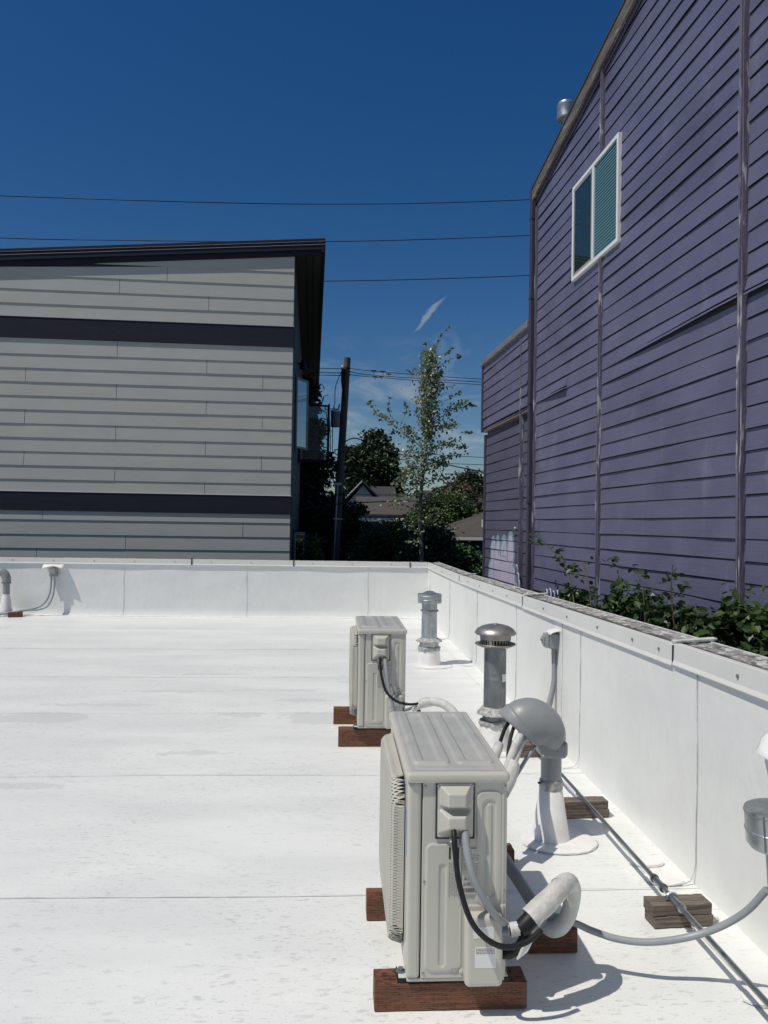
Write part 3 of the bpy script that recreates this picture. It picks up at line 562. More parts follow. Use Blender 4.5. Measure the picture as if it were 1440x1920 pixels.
for (za, zc) in ((5.49, 5.945), (1.775, 2.18)):
    b = MB(); b.box(-9.5, .018, -.034, .014, LIFT(za), LIFT(zc)); b.box(-.006, .024, .0145, .10 if za > 3 else .9, LIFT(za), LIFT(zc)); bn = b.build('band', 'navy', gb, bevel=.004)
    b = MB(); b.hexa([(-9.5, -.044, LIFT(zc) + .002), (.02, -.044, LIFT(zc) + .002), (.02, .0, LIFT(zc) + .006), (-9.5, .0, LIFT(zc) + .006), (-9.5, -.044, LIFT(zc) + .010), (.02, -.044, LIFT(zc) + .010), (.02, .0, LIFT(zc) + .020), (-9.5, .0, LIFT(zc) + .020)]); b.build('drip_edge', 'flashline', bn)
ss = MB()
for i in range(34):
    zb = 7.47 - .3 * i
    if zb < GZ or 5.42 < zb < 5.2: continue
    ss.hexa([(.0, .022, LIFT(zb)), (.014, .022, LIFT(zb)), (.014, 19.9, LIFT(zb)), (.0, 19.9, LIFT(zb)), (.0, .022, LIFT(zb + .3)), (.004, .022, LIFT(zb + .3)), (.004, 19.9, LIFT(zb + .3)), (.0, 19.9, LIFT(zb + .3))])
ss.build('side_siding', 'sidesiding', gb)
# roof
def gslab(x0, x1, y0, y1, d0, d1):
    f_ = lambda x: 7.67 + (x - .66) * .082
    return MB().hexa([(x0, y0, LIFT(f_(x0) + d0)), (x1, y0, LIFT(f_(x1) + d0)), (x1, y1, LIFT(f_(x1) + d0)), (x0, y1, LIFT(f_(x0) + d0)), (x0, y0, LIFT(f_(x0) + d1)), (x1, y0, LIFT(f_(x1) + d1)), (x1, y1, LIFT(f_(x1) + d1)), (x0, y1, LIFT(f_(x0) + d1))])
gr = gslab(-10, .66, -.10, 20.6, .02, .20).build('roof', 'navy', gb, bevel=.006)
gslab(-10, .665, -.125, -.10, .205, .26).build('fascia_cap', 'navy', gr, bevel=.004)
gslab(-10, .67, -.118, -.1005, .196, .204).build('drip_edge', 'flashline', gr)
gslab(-10, .67, -.112, -.1005, .128, .134).build('drip_edge', 'flashline', gr)
gslab(-10, .68, -.10, 20.6, .205, .255).build('roofing', 'navy', gr)
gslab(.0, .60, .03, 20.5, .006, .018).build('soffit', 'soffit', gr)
gslab(.60, .68, -.095, 20.6, -.035, .19).build('fascia', 'navy', gr, bevel=.006)
gslab(-9.6, .60, -.045, -.005, -.095, .018).build('frieze_board', 'navy', gr, bevel=.004)
b = MB(); b.box(.25, .27, .04, 20, LIFT(7.615), LIFT(7.632)); b.box(.40, .42, .04, 20, LIFT(7.63), LIFT(7.644)); b.build('soffit_strip', 'navy', gr)
def casement(y, z0, z1, wd, ang, pane, name='window'):
    """window opening in the side wall with its sash swung out"""
    w_ = empty(name, (0, y, 0)); w_.parent = gb
    m = MB(); m.box(.004, .030, -.05, wd + .05, LIFT(z0) - .05, LIFT(z1) + .05); m.build('surround', 'navy', w_)
    sh = empty('sash', (.035, .0, 0), (0, 0, ang)); sh.parent = w_
    m = MB(); t = .055; a, c = LIFT(z0), LIFT(z1)
    m.box(0, wd, -.02, .02, a, a + t); m.box(0, wd, -.02, .02, c - t, c); m.box(0, t, -.02, .02, a + t, c - t); m.box(wd - t, wd, -.02, .02, a + t, c - t)
    return w_, sh, m, (t, a, c)
for (y, z0, z1, wd, ang, fm, gm) in [(2.0, 3.45, 5.22, .62, R(62), 'greyframe', 'mirror'), (6.6, 3.50, 5.25, .92, R(4), 'navy', 'glass'), (2.3, .2, 1.36, .40, R(50), 'greyframe', 'mirror'), (4.4, .2, 1.36, .35, R(30), 'navy', 'mirror')]:
    w_, sh, m, (t, a, c) = casement(y, z0, z1, wd, ang, gm)
    m.build('sash_frame', fm, w_, loc=sh.location, rot=sh.rotation_euler, bevel=.004)
    p = MB(); p.box(t, wd - t, -.004, .004, a + t, c - t); p.build('pane', gm, w_, loc=sh.location, rot=sh.rotation_euler)
    bpy.data.objects.remove(sh)
b = MB(); b.box(.95 - .03, .95 + .02, 6.59, 6.64, LIFT(3.45), LIFT(5.28)); b.box(.03, .95, 6.60, 6.63, LIFT(3.45), LIFT(3.49)); b.build('screen_panel', 'navy', gb)
lm = MB(); lm.lathe([(.0, .16), (.05, .15), (.08, .06), (.10, -.06), (.10, -.10), (.0, -.10)], (.16, 4.2, LIFT(5.95)), n=16); lm.box(.0, .12, 4.17, 4.23, LIFT(5.98), LIFT(6.02)); lm.build('wall_light', 'black', gb, smooth=40)

# ------------------------------------------------------------------ outdoor AC units (local origin: left front bottom corner; y away from us)
def rrd(x, z, x0, x1, z0, z1, r):
    cx, cz = (x0 + x1) / 2, (z0 + z1) / 2; qx = np.abs(x - cx) - (x1 - x0) / 2 + r; qz = np.abs(z - cz) - (z1 - z0) / 2 + r
    return np.hypot(np.maximum(qx, 0), np.maximum(qz, 0)) + np.minimum(np.maximum(qx, qz), 0) - r
def st(d, w):
    t = np.clip(.5 - d / w, 0, 1); return t * t * (3 - 2 * t)
AW, AL = .335, .865
def make_ac():
    u = empty('air_conditioner')
    b = MB(); b.box(0, .0465, 0, AL, .012, .66); b.build('front_panel', 'acpaint', u, bevel=.013, seg=3)
    b = MB(); b.box(.0490, AW, .0035, AL - .004, .012, .66); cab = b.build('cabinet', 'acpaint', u, bevel=.0035, seg=2)
    b = MB(); b.box(.0475, .048, .006, AL - .004, .014, .659); b.build('panel_gap', 'dark', cab)
    # embossed end panel
    xs = np.linspace(.052, AW - .003, 110); zs = np.linspace(.016, .657, 240); X, Z = np.meshgrid(xs, zs, indexing='ij')
    h = np.zeros_like(X)
    h += .0045 * st(rrd(X, Z, .063, .182, .038, .456, .022), .007) - .0035 * st(rrd(X, Z, .108, .130, .052, .39, .011), .006)
    h += .0045 * st(rrd(X, Z, .232, .316, .251, .630, .026), .007) - .0040 * st(rrd(X, Z, .252, .296, .278, .602, .021), .006) + .0035 * st(rrd(X, Z, .266, .282, .292, .588, .008), .005)
    h += .0035 * st(rrd(X, Z, .180, .40, -.1, .252, .012), .006)
    h += .003 * st(np.abs(X - .322) - .004, .006)
    b = MB(); b.field(xs, zs, h, lambda x, z, hh: (x, .0028 - hh, z)); b.build('end_panel', 'acpaint', cab, smooth=50)
    # top cover
    b = MB(); b.box(-.007, AW + .007, -.012, AL + .012, .658, .694)
    lid = b.build('top_cover', 'acpaint', u, bevel=.014, seg=4)
    xs = np.linspace(.012, AW - .012, 96); ys = np.linspace(.012, AL - .012, 200); X, Y = np.meshgrid(xs, ys, indexing='ij')
    h = .0005 + .0085 * st(rrd(X, Y, .026, .152, .085, .80, .018), .008) - .0075 * st(rrd(X, Y, .060, .118, .105, .79, .012), .007)
    h += .0085 * st(rrd(X, Y, .178, .306, .085, .80, .018), .008) - .0075 * st(rrd(X, Y, .212, .272, .105, .79, .012), .007)
    h += .003 * st(rrd(X, Y, .03, .30, .03, .062, .012), .008)
    b = MB(); b.field(xs, ys, h, lambda x, y, hh: (x, y, .694 + hh)); b.build('embossing', 'aclid', lid, smooth=50)
    # fan guard, a bulged grid on the long left side
    Y0, Y1, Z0, Z1 = .085, .785, .055, .635; ny, nz = 72, 62
    def gx(y, z):
        d = -rrd(np.array(y), np.array(z), Y0, Y1, Z0, Z1, .10); t = np.clip(d / .021, 0, 1); return -.004 - .046 * np.sqrt(np.clip(1 - (1 - t) ** 2, 0, 1)) - .006 * np.clip(d / .25, 0, 1)
    b = MB()
    for i in range(ny):
        for j in range(nz):
            ya, yb = Y0 + (Y1 - Y0) * i / ny, Y0 + (Y1 - Y0) * (i + 1) / ny; za, zb = Z0 + (Z1 - Z0) * j / nz, Z0 + (Z1 - Z0) * (j + 1) / nz
            if rrd(np.array((ya + yb) / 2), np.array((za + zb) / 2), Y0, Y1, Z0, Z1, .10) > 0: continue
            m = .25; yc, yd, zc, zd = ya + (yb - ya) * m, yb - (yb - ya) * m, za + (zb - za) * m, zb - (zb - za) * m
            P = [(ya, za), (yb, za), (yb, zb), (ya, zb), (yc, zc), (yd, zc), (yd, zd), (yc, zd)]
            b.add([(float(gx(y, z)), y, z) for y, z in P], [(0, 1, 5, 4), (1, 2, 6, 5), (2, 3, 7, 6), (3, 0, 4, 7)])
    go = b.build('fan_guard', 'acframe', u); md = go.modifiers.new('solid', 'SOLIDIFY'); md.thickness = .004; md.offset = -1
    b = MB(); b.box(-.0015, .0, .10, .77, .07, .62); b.build('recess', 'fin', u)
    b = MB(); b.lathe([(.0, -.012), (.05, -.010), (.055, .0)], (0, 0, 0), 20)
    for k in range(3):
        a = k * 2.094; V = []
        for r_ in np.linspace(.05, .24, 6):
            for q, tt in ((-.45, -.010), (.45, .004)): aa = a + q * (1 - .3 * (r_ - .05) / .2); V.append((r_ * math.cos(aa), r_ * math.sin(aa), tt))
        b.add(V, [(2 * i, 2 * i + 1, 2 * i + 3, 2 * i + 2) for i in range(5)])
    b.build('fan', 'black', u, loc=(-.016, .43, .345), rot=(0, R(90), 0))
    # handle and wiring cover on the end
    xs = np.linspace(.092, .224, 84); zs = np.linspace(.474, .657, 122); X, Z = np.meshgrid(xs, zs, indexing='ij')
    h = .002 + .0035 * st(rrd(X, Z, .093, .223, .475, .70, .010), .003)
    def hump(x0, x1, z0, z1, sl, sr, sb, stp, H): return H * np.minimum(np.minimum(np.clip((X - x0) / sl, 0, 1), np.clip((x1 - X) / sr, 0, 1)), np.minimum(np.clip((Z - z0) / sb, 0, 1), np.clip((z1 - Z) / stp, 0, 1)))
    h += hump(.106, .210, .5855, .650, .024, .022, .003, .016, .042) + hump(.104, .212, .492, .570, .026, .026, .028, .012, .044)
    k = h.copy()
    for _ in range(9): k[1:-1, 1:-1] = (k[1:-1, 1:-1] * 4 + k[:-2, 1:-1] + k[2:, 1:-1] + k[1:-1, :-2] + k[1:-1, 2:]) / 8
    b = MB(); b.field(xs, zs, k, lambda x, z, hh: (x, .002 - hh, z)); tcv = b.build('wiring_cover', 'acpaint', u, smooth=60)
    b = MB(); b.box(.0921, .2239, -.0034, -.0005, .4738, .6575); b.build('cover_gap', 'dark', tcv)
    for (x, z) in ((.099, .650), (.217, .650), (.158, .494)):
        b = MB(); b.lathe([(0, .0), (.0042, .0), (.0042, .002), (.002, .0032), (0, .0032)], n=10); b.build('screw', 'emt', tcv, loc=(x, -.0026 - (.012 if z < .6 else 0), z), rot=(R(90), 0, 0))
    for (x, z) in ((.058, .645), (.058, .33), (.058, .03), (.327, .645), (.327, .30), (.327, .03)):
        b = MB(); b.lathe([(0, .0), (.0042, .0), (.0042, .0022), (.002, .0034), (0, .0034)], n=10); b.build('screw', 'emt', cab, loc=(x, .0026, z), rot=(R(90), 0, 0))
    # valve cover
    b = MB(); b.box(.190, .316, -.048, .003, .006, .238); vc = b.build('valve_cover', 'acpaint', u, bevel=.016, seg=4)
    b = MB(); b.box(.222, .292, -.0488, -.0475, .072, .140); stk = b.build('sticker', 'sticker', vc)
    b = MB(); r_ = random.Random(9)
    for i in range(4):
        x = .225
        while x < .285: w_ = r_.uniform(.004, .012); b.box(x, min(x + w_, .289), -.0492, -.0489, .133 - i * .0048, .1352 - i * .0048); x += w_ + .002
    b.build('print', 'inkgrey', stk)
    b = MB(); b.box(.215, .285, -.0488, -.0475, .168, .205); b.build('sticker', 'sticker', vc)
    for (x, y, n_) in ((.322, -.018, 'valve'), (.322, -.018, 'valve')): pass
    for z in (.10, .165):
        b = MB(); b.tube([(.30, .006, z), (.345, -.012, z + .01)], .012, 10); b.lathe([(.015, -.012), (.015, .012)], (.322, -.004, z + .004), 6); b.build('service_valve', 'galv', u)
    # labels
    b = MB(); b.box(.184, .243, -.0016, -.0006, .290, .440); lb = b.build('rating_label', 'label', cab)
    b = MB(); r_ = random.Random(3)
    for i in range(13):
        z = .432 - i * .0052
        if i in (1, 7): continue
        x = .187
        while x < .238:
            w_ = r_.uniform(.003, .011); b.box(x, min(x + w_, .240), -.0019, -.0015, z, z + .0018); x += w_ + r_.uniform(.0012, .004)
    for i in range(6):
        z = .362 - i * .0045; b.box(.206, .206 + r_.uniform(.02, .034), -.0019, -.0015, z, z + .0014)
    b.add([(.188, -.0019, .336), (.202, -.0019, .336), (.195, -.0019, .349)], [(0, 1, 2)])
    b.box(.187, .218, -.0019, -.0015, .3175, .3182); b.box(.187, .218, -.0019, -.0015, .3282, .3289); b.build('print', 'inkgrey', lb)
    text('AHRI', .011, 'lettering', 'ink', lb, (.1885, -.0019, .3195), (R(90), 0, 0))
    x = .187; b = MB()
    while x < .236: w_ = r_.choice((.0008, .0012, .002)); b.box(x, x + w_, -.0019, -.0015, .296, .310); x += w_ + r_.choice((.0008, .001, .0018))
    b.build('barcode', 'ink', lb)
    b = MB()
    for x in (.1385, .1665): b = MB(); b.box(x, x + .0065, -.0026, -.0018, .407, .445); b.build('print', 'ink', cab)
    b = MB()
    for i in range(6):
        z = .395
        while z > .285: w_ = r_.uniform(.003, .012); b.box(.140 + i * .0062, .1418 + i * .0062, -.0026, -.0018, z - w_, z); z -= w_ + r_.uniform(.0015, .004)
    b.build('print', 'inkgrey', cab)
    b = MB(); b.tube([(.152, -.0026, .030), (.170, -.0026, .030), (.170, -.0026, .046), (.152, -.0026, .046), (.152, -.0026, .030)], .0007, 4); b.build('print', 'inkgrey', cab)
    b = MB(); b.lathe([(0, 0), (.009, 0), (.009, .002), (.004, .004), (0, .004)], n=14); b.build('screw', 'acframe', cab, loc=(.186, -.001, .036), rot=(R(90), 0, 0))
    # blue energy sticker on the front and the feet
    b = MB(); b.box(-.0012, -.0004, .03, .075, .40, .56); b.build('front_sticker', mat('pale blue sticker', (.30, .36, .50), .4), u)
    for y in (.055, .66):
        for x, sx in ((-.022, 1), (AW + .012, -1)):
            b = MB(); b.box(min(x, x + sx * .05), max(x, x + sx * .05), y - .035, y + .035, .004, .009); b.box(min(x + sx * .03, x + sx * .036), max(x + sx * .03, x + sx * .036), y - .028, y + .028, .009, .03)
            ft = b.build('foot', 'foam', u, bevel=.002)
            b = MB(); b.lathe([(0, .009), (.017, .009), (.017, .012), (.009, .012), (.009, .021), (0, .022)], (x + sx * .010, y, 0), 12); b.build('bolt', 'galvdark', ft)
            b = MB(); b.box(min(x - sx * .004, x + sx * .075), max(x - sx * .004, x + sx * .075), y - .038, y + .038, -.008, .0035); b.build('rubber_pad', 'black', ft)
    b = MB(); b.box(.004, AW - .004, .006, AL - .006, .0, .0125); b.build('base_pan', 'acpaint', u, bevel=.003)
    return u
ac1 = make_ac(); ac1.location = (.245, 2.575, zr(2.6) + .103); ac1.rotation_euler = TILT
tag(ac1, 'near beige outdoor air conditioner on wood blocks with a taped pipe loop at its side', 'air conditioner', 'outdoor air conditioners on wooden blocks')
ac2 = copy_tree(ac1); ac2.location = (.158, 5.70, zr(5.7) + .146); ac2.scale = (1.045, 1.0, 1.05)
tag(ac2, 'farther beige outdoor air conditioner partly hidden behind the nearer one, beside the steel vents', 'air conditioner')
# wooden blocks
def block(x0, x1, y, dy, h, m, label, rz=0, z=0.0):
    b = MB(); w_ = x1 - x0; n_ = 14; xs = np.linspace(-w_ / 2, w_ / 2, n_); r_ = random.Random(int(x0 * 99 + y * 77))
    V = []
    for x in xs:
        j = lambda: r_.uniform(-.0012, .0012)
        V += [(x, -dy / 2 + j(), 0), (x, dy / 2 + j(), 0), (x, dy / 2 + j(), h + j()), (x, -dy / 2 + j(), h + j())]
    b.add(V, [(4 * i + k, 4 * i + (k + 1) % 4, 4 * i + 4 + (k + 1) % 4, 4 * i + 4 + k) for i in range(n_ - 1) for k in range(4)] + [(0, 3, 2, 1), tuple(4 * (n_ - 1) + k for k in range(4))])
    o = b.build('wood_block', m, None, loc=((x0 + x1) / 2, y + dy / 2, zr(y) + .002 + z), rot=(-R(.5), 0, rz), bevel=.003)
    tag(o, label, 'wood block'); return o
G1 = 'brown treated wood blocks under the air conditioners'
B = block
o = B(.143, .657, 2.590, .095, .090, 'treated', 'long brown treated block under the front feet of the near air conditioner'); o['group'] = G1
o = B(.139, .670, 3.19, .095, .090, 'treated', 'brown block under the rear feet of the near air conditioner, its left end showing'); o['group'] = G1
o = B(.735, .935, 2.925, .10, .090, 'treated', 'short brown block on the roof below the taped pipe loop'); o['group'] = G1
o = B(.62, .86, 3.66, .095, .085, 'treated', 'brown block end peeking out right behind the near air conditioner'); o['group'] = G1
o = B(.02, .60, 5.74, .10, .125, 'treated', 'brown block under the front feet of the farther air conditioner'); o['group'] = G1
o = B(-.02, .56, 6.40, .10, .125, 'treated', 'brown block under the rear feet of the farther air conditioner, beside the puddle mark'); o['group'] = G1
G2 = 'weathered wood blocks under the steel conduit'
for (x0, x1, y, rz, lb) in [(1.295, 1.556, 3.10, .06, 'weathered grey block with cracked grain under the conduit coupling, nearest whole one'), (1.285, 1.548, 4.30, .07, 'weathered grey block under the conduit just right of the grey pipe hood'), (1.275, 1.47, 5.46, .05, 'dark weathered block under the conduit seen below the pipe hood mouth'), (1.33, 1.56, 2.255, .05, 'weathered block under the conduit cut off by the bottom right corner')]:
    h_ = .058 if y > 5 else .0615
    o = empty('wood_block', ((x0 + x1) / 2, y + .045, zr(y) + .001), (-R(.5), 0, rz)); tag(o, lb, 'wood block', G2); w_ = x1 - x0
    for k in range(2):
        bb = MB(); n_ = 12; r_ = random.Random(int(y * 10) + k); V = []
        for x in np.linspace(-w_ / 2 + (.006 if k == 0 else 0), w_ / 2 - (.004 if k else 0), n_):
            j = lambda: r_.uniform(-.0018, .0018)
            V += [(x, -.045 + j() + .004 * k, k * .046 + .001), (x, .045 + j(), k * .046 + .001), (x, .045 + j(), k * .046 + .045 + j()), (x, -.045 + j() + .004 * k, k * .046 + .045 + j())]
        bb.add(V, [(4 * i + q, 4 * i + (q + 1) % 4, 4 * i + 4 + (q + 1) % 4, 4 * i + 4 + q) for i in range(n_ - 1) for q in range(4)] + [(0, 3, 2, 1), tuple(4 * (n_ - 1) + q for q in range(4))])
        bb.build('plank', 'oldwood', o, bevel=.003)
o = B(-5.72, -5.49, 13.80, .12, .085, 'treated', 'small dark brown block holding two grey conduits by the far parapet', rz=.35); o['group'] = 'block under the far conduits'
del o['group']

# ------------------------------------------------------------------ cables, hoses and conduits
def cable(name, label, cat, pts, r, m, sub=6, n=12, ridged=0, loc=None):
    off = Vector(pts[0]); off.z = off.z if loc is None else loc
    b = MB(); b.tube([tuple(Vector(p) - off) for p in pts], r, n, sub)
    o = b.build(name, m, None, loc=off, smooth=50); tag(o, label, cat); return o
cable('power_cable', 'black ribbed cable looping from the near air conditioner wiring cover to the taped pipes', 'cable', [(.393, 2.545, .605), (.392, 2.515, .57), (.395, 2.50, .52), (.405, 2.48, .445), (.438, 2.468, .344), (.487, 2.465, .284), (.553, 2.472, .250), (.626, 2.485, .258), (.680, 2.51, .283)], .0092, 'black')
cable('conduit', 'grey conduit dropping from the near air conditioner wiring cover towards its valves', 'conduit', [(.432, 2.545, .590), (.432, 2.523, .555), (.438, 2.505, .515), (.457, 2.495, .452), (.504, 2.505, .366), (.545, 2.525, .312), (.590, 2.575, .262)], .0125, 'conduit')
nut = MB(); nut.lathe([(.012, 0), (.0185, 0), (.0185, .022), (.0165, .026), (.0165, .034), (.012, .034)], n=12)
for a, lb in ((ac1, 1), (ac2, 2)):
    o = nut.build('conduit_nut', 'pvc', a, loc=(.187, -.028, .462), rot=(R(-8), 0, 0)) if lb == 1 else bpy.data.objects.new('conduit_nut', nutme)
    if lb == 1: nutme = o.data
    else: col.objects.link(o); o.parent = a; o.location = (.187, -.028, .462)
    gl = MB(); gl.lathe([(.010, 0), (.0155, 0), (.0155, .012), (.012, .016), (.012, .022), (.01, .022)], n=10); gl.build('cable_gland', 'galvdark', a, loc=(.147, -.030, .466))
# refrigerant bundle of the near unit: an Empty with black wrap, white tape and hose
rb = empty('pipe_bundle', (.70, 2.6, zr(2.6))); tag(rb, 'white taped refrigerant pipe loop standing beside the near air conditioner', 'pipe'); ro = Vector((.70, 2.6, zr(2.6)))
def sub(name, m, pts, r, n=14, s_=6, parent=None, o=None, flat=1):
    b = MB(); b.tube([tuple(Vector(p) - (o if o is not None else ro)) for p in pts], r, n, s_, flat); return b.build(name, m, parent or rb, smooth=50)
sub('hose', 'foam', [(.675, 2.565, .318), (.715, 2.575, .340), (.765, 2.605, .368), (.802, 2.640, .377), (.836, 2.692, .350), (.856, 2.738, .298), (.856, 2.760, .238), (.842, 2.768, .186), (.816, 2.775, .150), (.788, 2.80, .138), (.768, 2.86, .155)], [.029, .029, .030, .031, .0255, .029, .029, .0285, .0285, .028, .028])
sub('hose', 'foamgrey', [(.790, 2.80, .148), (.768, 2.87, .160), (.742, 2.98, .190), (.705, 3.15, .228), (.672, 3.35, .262), (.665, 3.50, .30), (.70, 3.62, .36), (.755, 3.70, .425)], .0245)
sub('tape', 'tape', [(.668, 2.557, .312), (.700, 2.570, .330), (.732, 2.585, .349)], [.034, .037, .035], s_=2)
sub('tape', 'tape', [(.722, 2.580, .343), (.752, 2.596, .361), (.778, 2.615, .372)], [.0335, .035, .033], s_=2)
sub('tape', 'tape', [(.770, 2.610, .370), (.795, 2.632, .376)], [.0365, .034], s_=1)
sub('tape', 'tape', [(.655, 2.553, .300), (.690, 2.566, .327)], [.037, .035], s_=1)
sub('black_wrap', 'black', [(.618, 2.545, .268), (.640, 2.548, .284), (.665, 2.556, .306)], [.026, .0285, .0275], s_=3)
sub('fitting', 'galvdark', [(.556, 2.555, .262), (.585, 2.548, .268)], .022, s_=1)
sub('tape', 'tape', [(.586, 2.546, .266), (.615, 2.545, .272)], [.023, .022], s_=1)
sub('pipe', 'black', [(.56, 2.568, .176), (.59, 2.552, .186), (.620, 2.548, .215), (.645, 2.553, .262)], .016)
b = MB(); b.hexa([tuple(Vector(p) - ro) for p in [(.605, 2.525, .175), (.640, 2.520, .205), (.640, 2.535, .205), (.605, 2.540, .175), (.632, 2.515, .245), (.668, 2.520, .262), (.668, 2.530, .262), (.632, 2.530, .245)]]); b.build('loose_tape', 'tape', rb, bevel=.003)
cable('conduit', 'long grey conduit sagging across the roof from the taped loop to the right edge', 'conduit', [(.62, 2.60, .25), (.70, 2.70, .185), (.80, 2.83, .165), (.888, 2.80, .152), (.941, 2.78, .136), (1.029, 2.75, .120), (1.134, 2.72, .124), (1.261, 2.70, .150), (1.357, 2.66, .206), (1.42, 2.60, .290), (1.450, 2.53, .395)], .0125, 'conduit')
# farther unit
cable('power_cable', 'black cable curving from the farther air conditioner to its taped hose', 'cable', [(.315, 5.67, .62), (.317, 5.645, .57), (.325, 5.62, .50), (.36, 5.60, .39), (.43, 5.59, .325), (.52, 5.59, .30), (.62, 5.60, .305), (.68, 5.60, .312)], .0095, 'black')
cable('conduit', 'grey conduit hanging from the farther air conditioner down behind the near one', 'conduit', [(.355, 5.67, .605), (.357, 5.645, .56), (.365, 5.625, .50), (.38, 5.61, .40), (.405, 5.60, .30), (.43, 5.61, .19)], .0135, 'conduit')
ro = Vector((.60, 5.65, zr(5.65))); rb2 = empty('pipe_bundle', ro); tag(rb2, 'white hose arching from the farther air conditioner over to behind the near one', 'pipe')
ro2 = ro
def sub2(name, m, pts, r, **k): return sub(name, m, pts, r, parent=rb2, o=ro2, **k)
sub2('hose', 'foam', [(.66, 5.60, .315), (.72, 5.57, .322), (.78, 5.50, .315), (.83, 5.40, .28), (.865, 5.28, .22), (.88, 5.15, .15), (.88, 5.0, .08)], .031)
sub2('tape', 'tape', [(.555, 5.63, .245), (.60, 5.615, .285), (.64, 5.605, .308), (.685, 5.59, .318)], [.012, .030, .037, .033], s_=3)
sub2('pipe', 'galvdark', [(.49, 5.68, .235), (.53, 5.65, .25), (.59, 5.62, .285)], .011, s_=4)
sub2('pipe', 'black', [(.49, 5.68, .165), (.52, 5.65, .175), (.57, 5.63, .205)], .012, s_=4); sub2('pipe', 'white', [(.55, 5.638, .195), (.59, 5.622, .23)], .0125, s_=1); sub2('pipe', 'black', [(.59, 5.622, .23), (.61, 5.616, .25)], .0128, s_=1)
# pipes leaving the hood
ro = Vector((.9, 3.9, zr(3.9))); rb3 = empty('pipe_bundle', ro); tag(rb3, 'white and black pipes coming out of the mouth of the grey pipe hood', 'pipe'); ro3 = ro
def sub3(name, m, pts, r, **k): return sub(name, m, pts, r, parent=rb3, o=ro3, **k)
sub3('pipe', 'foam', [(1.06, 4.04, .53), (1.01, 4.0, .535), (.955, 3.94, .50), (.905, 3.85, .45), (.855, 3.75, .40), (.80, 3.66, .36)], .021)
sub3('pipe', 'foam', [(1.04, 4.00, .56), (.985, 3.965, .555), (.925, 3.90, .515), (.875, 3.82, .46), (.83, 3.74, .41), (.78, 3.66, .36)], .019)
sub3('pipe', 'black', [(1.0, 4.02, .60), (.945, 3.99, .585), (.905, 3.94, .545), (.868, 3.86, .47), (.85, 3.78, .42)], .0095)
sub3('pipe', 'black', [(.99, 4.05, .60), (.92, 4.02, .588), (.875, 3.97, .555), (.835, 3.90, .505), (.80, 3.82, .465)], .0095)
sub3('tape', 'tape', [(.875, 3.79, .425), (.835, 3.72, .375), (.79, 3.655, .335)], [.036, .042, .04], s_=3)
sub3('tape', 'tape', [(.825, 3.885, .495), (.78, 3.80, .445), (.74, 3.72, .41)], [.024, .027, .024], s_=3)
sub3('pipe', 'conduit', [(1.055, 3.98, .485), (1.02, 3.95, .46), (.965, 3.90, .41), (.90, 3.85, .34), (.80, 3.78, .26)], .010)
# steel conduit along the parapet
em = empty('steel_conduit', (1.40, 2.2, zr(2.2) + .11)); tag(em, 'thin steel conduit running straight along the right parapet on weathered blocks', 'conduit'); eo = Vector((1.40, 2.2, zr(2.2) + .11))
def sube(n_, pts, r): b = MB(); b.tube([tuple(Vector(p) - eo) for p in pts], r, 12, 1); return b.build(n_, 'emt', em, smooth=40)
ez = lambda y, h=.1055: zr(y) + h
sube('rod', [(1.393, .8, ez(.8)), (1.396, 3.3, ez(3.3)), (1.403, 4.4, ez(4.4)), (1.404, 5.6, ez(5.6)), (1.43, 5.9, ez(5.9) + .03), (1.50, 6.0, ez(6) + .05)], .0105)
for y in (3.27, 3.10, 4.36): sube('coupling', [(1.396, y - .035, ez(y - .035)), (1.396, y + .035, ez(y + .035))], .0145)
for y in (3.225, 3.315, 3.05): sube('coupling', [(1.396, y - .006, ez(y)), (1.396, y + .006, ez(y))], .019)
b = MB(); b.tube([tuple(Vector((1.396 + .022 * math.cos(a), 3.14, ez(3.14) + .0 + .018 * math.sin(a))) - eo) for a in np.linspace(-.2, math.pi + .2, 10)], .006, 6); b.build('strap', 'emt', em)

# ------------------------------------------------------------------ roof vents
def vent(x, y, label, rz=0):
    e = empty('vent_pipe', (x, y, zr(y))); tag(e, label, 'vent'); return e
v = vent(1.105, 9.28, 'far galvanised vent pipe with cylindrical cap near the roof corner')
b = MB(); b.lathe([(.145, .0), (.142, .012), (.138, .09), (.128, .17), (.122, .19)], n=32, wob=.012); b.build('boot', 'patch', v, smooth=50)
b = MB(); b.lathe([(.122, .17), (.138, .18), (.136, .215), (.115, .225)], n=36, wob=.05); b.build('sealant', 'sealant', v, smooth=60)
b = MB(); b.lathe([(.108, .2), (.118, .225), (.114, .275)], n=32); b.build('sleeve', 'galv', v, smooth=40)
b = MB()
b.lathe([(.095, .325), (.11, .315), (.158, .288), (.156, .281), (.11, .286)], n=44, wob=.03); b.build('storm_collar', 'sealant', v, smooth=60)
b = MB(); b.lathe([(.095, .25), (.093, .74)], n=32); b.build('pipe', 'galv', v, smooth=40)
b = MB(); b.lathe([(.098, .655), (.112, .652), (.112, .648), (.097, .645)], n=24, wob=.05); b.build('band', 'galvdark', v, smooth=40)
b = MB(); b.lathe([(.10, .742), (.143, .742), (.143, .775), (.147, .778), (.143, .782), (.143, .822), (.147, .825), (.143, .829), (.143, .85), (.135, .846), (.08, .862), (.03, .885), (0, .888)], n=36); b.build('cap', 'galv', v, smooth=35)
v = vent(1.178, 5.72, 'steel vent pipe with domed round cap and slotted collar, middle of the row')
b = MB(); b.lathe([(.145, .0), (.135, .02), (.115, .12), (.105, .185)], n=32, wob=.012); b.build('boot', 'patch', v, smooth=50)
b = MB(); b.lathe([(.10, .17), (.116, .178), (.114, .20), (.095, .212)], n=32, wob=.05); b.build('sealant', 'sealant', v, smooth=60)
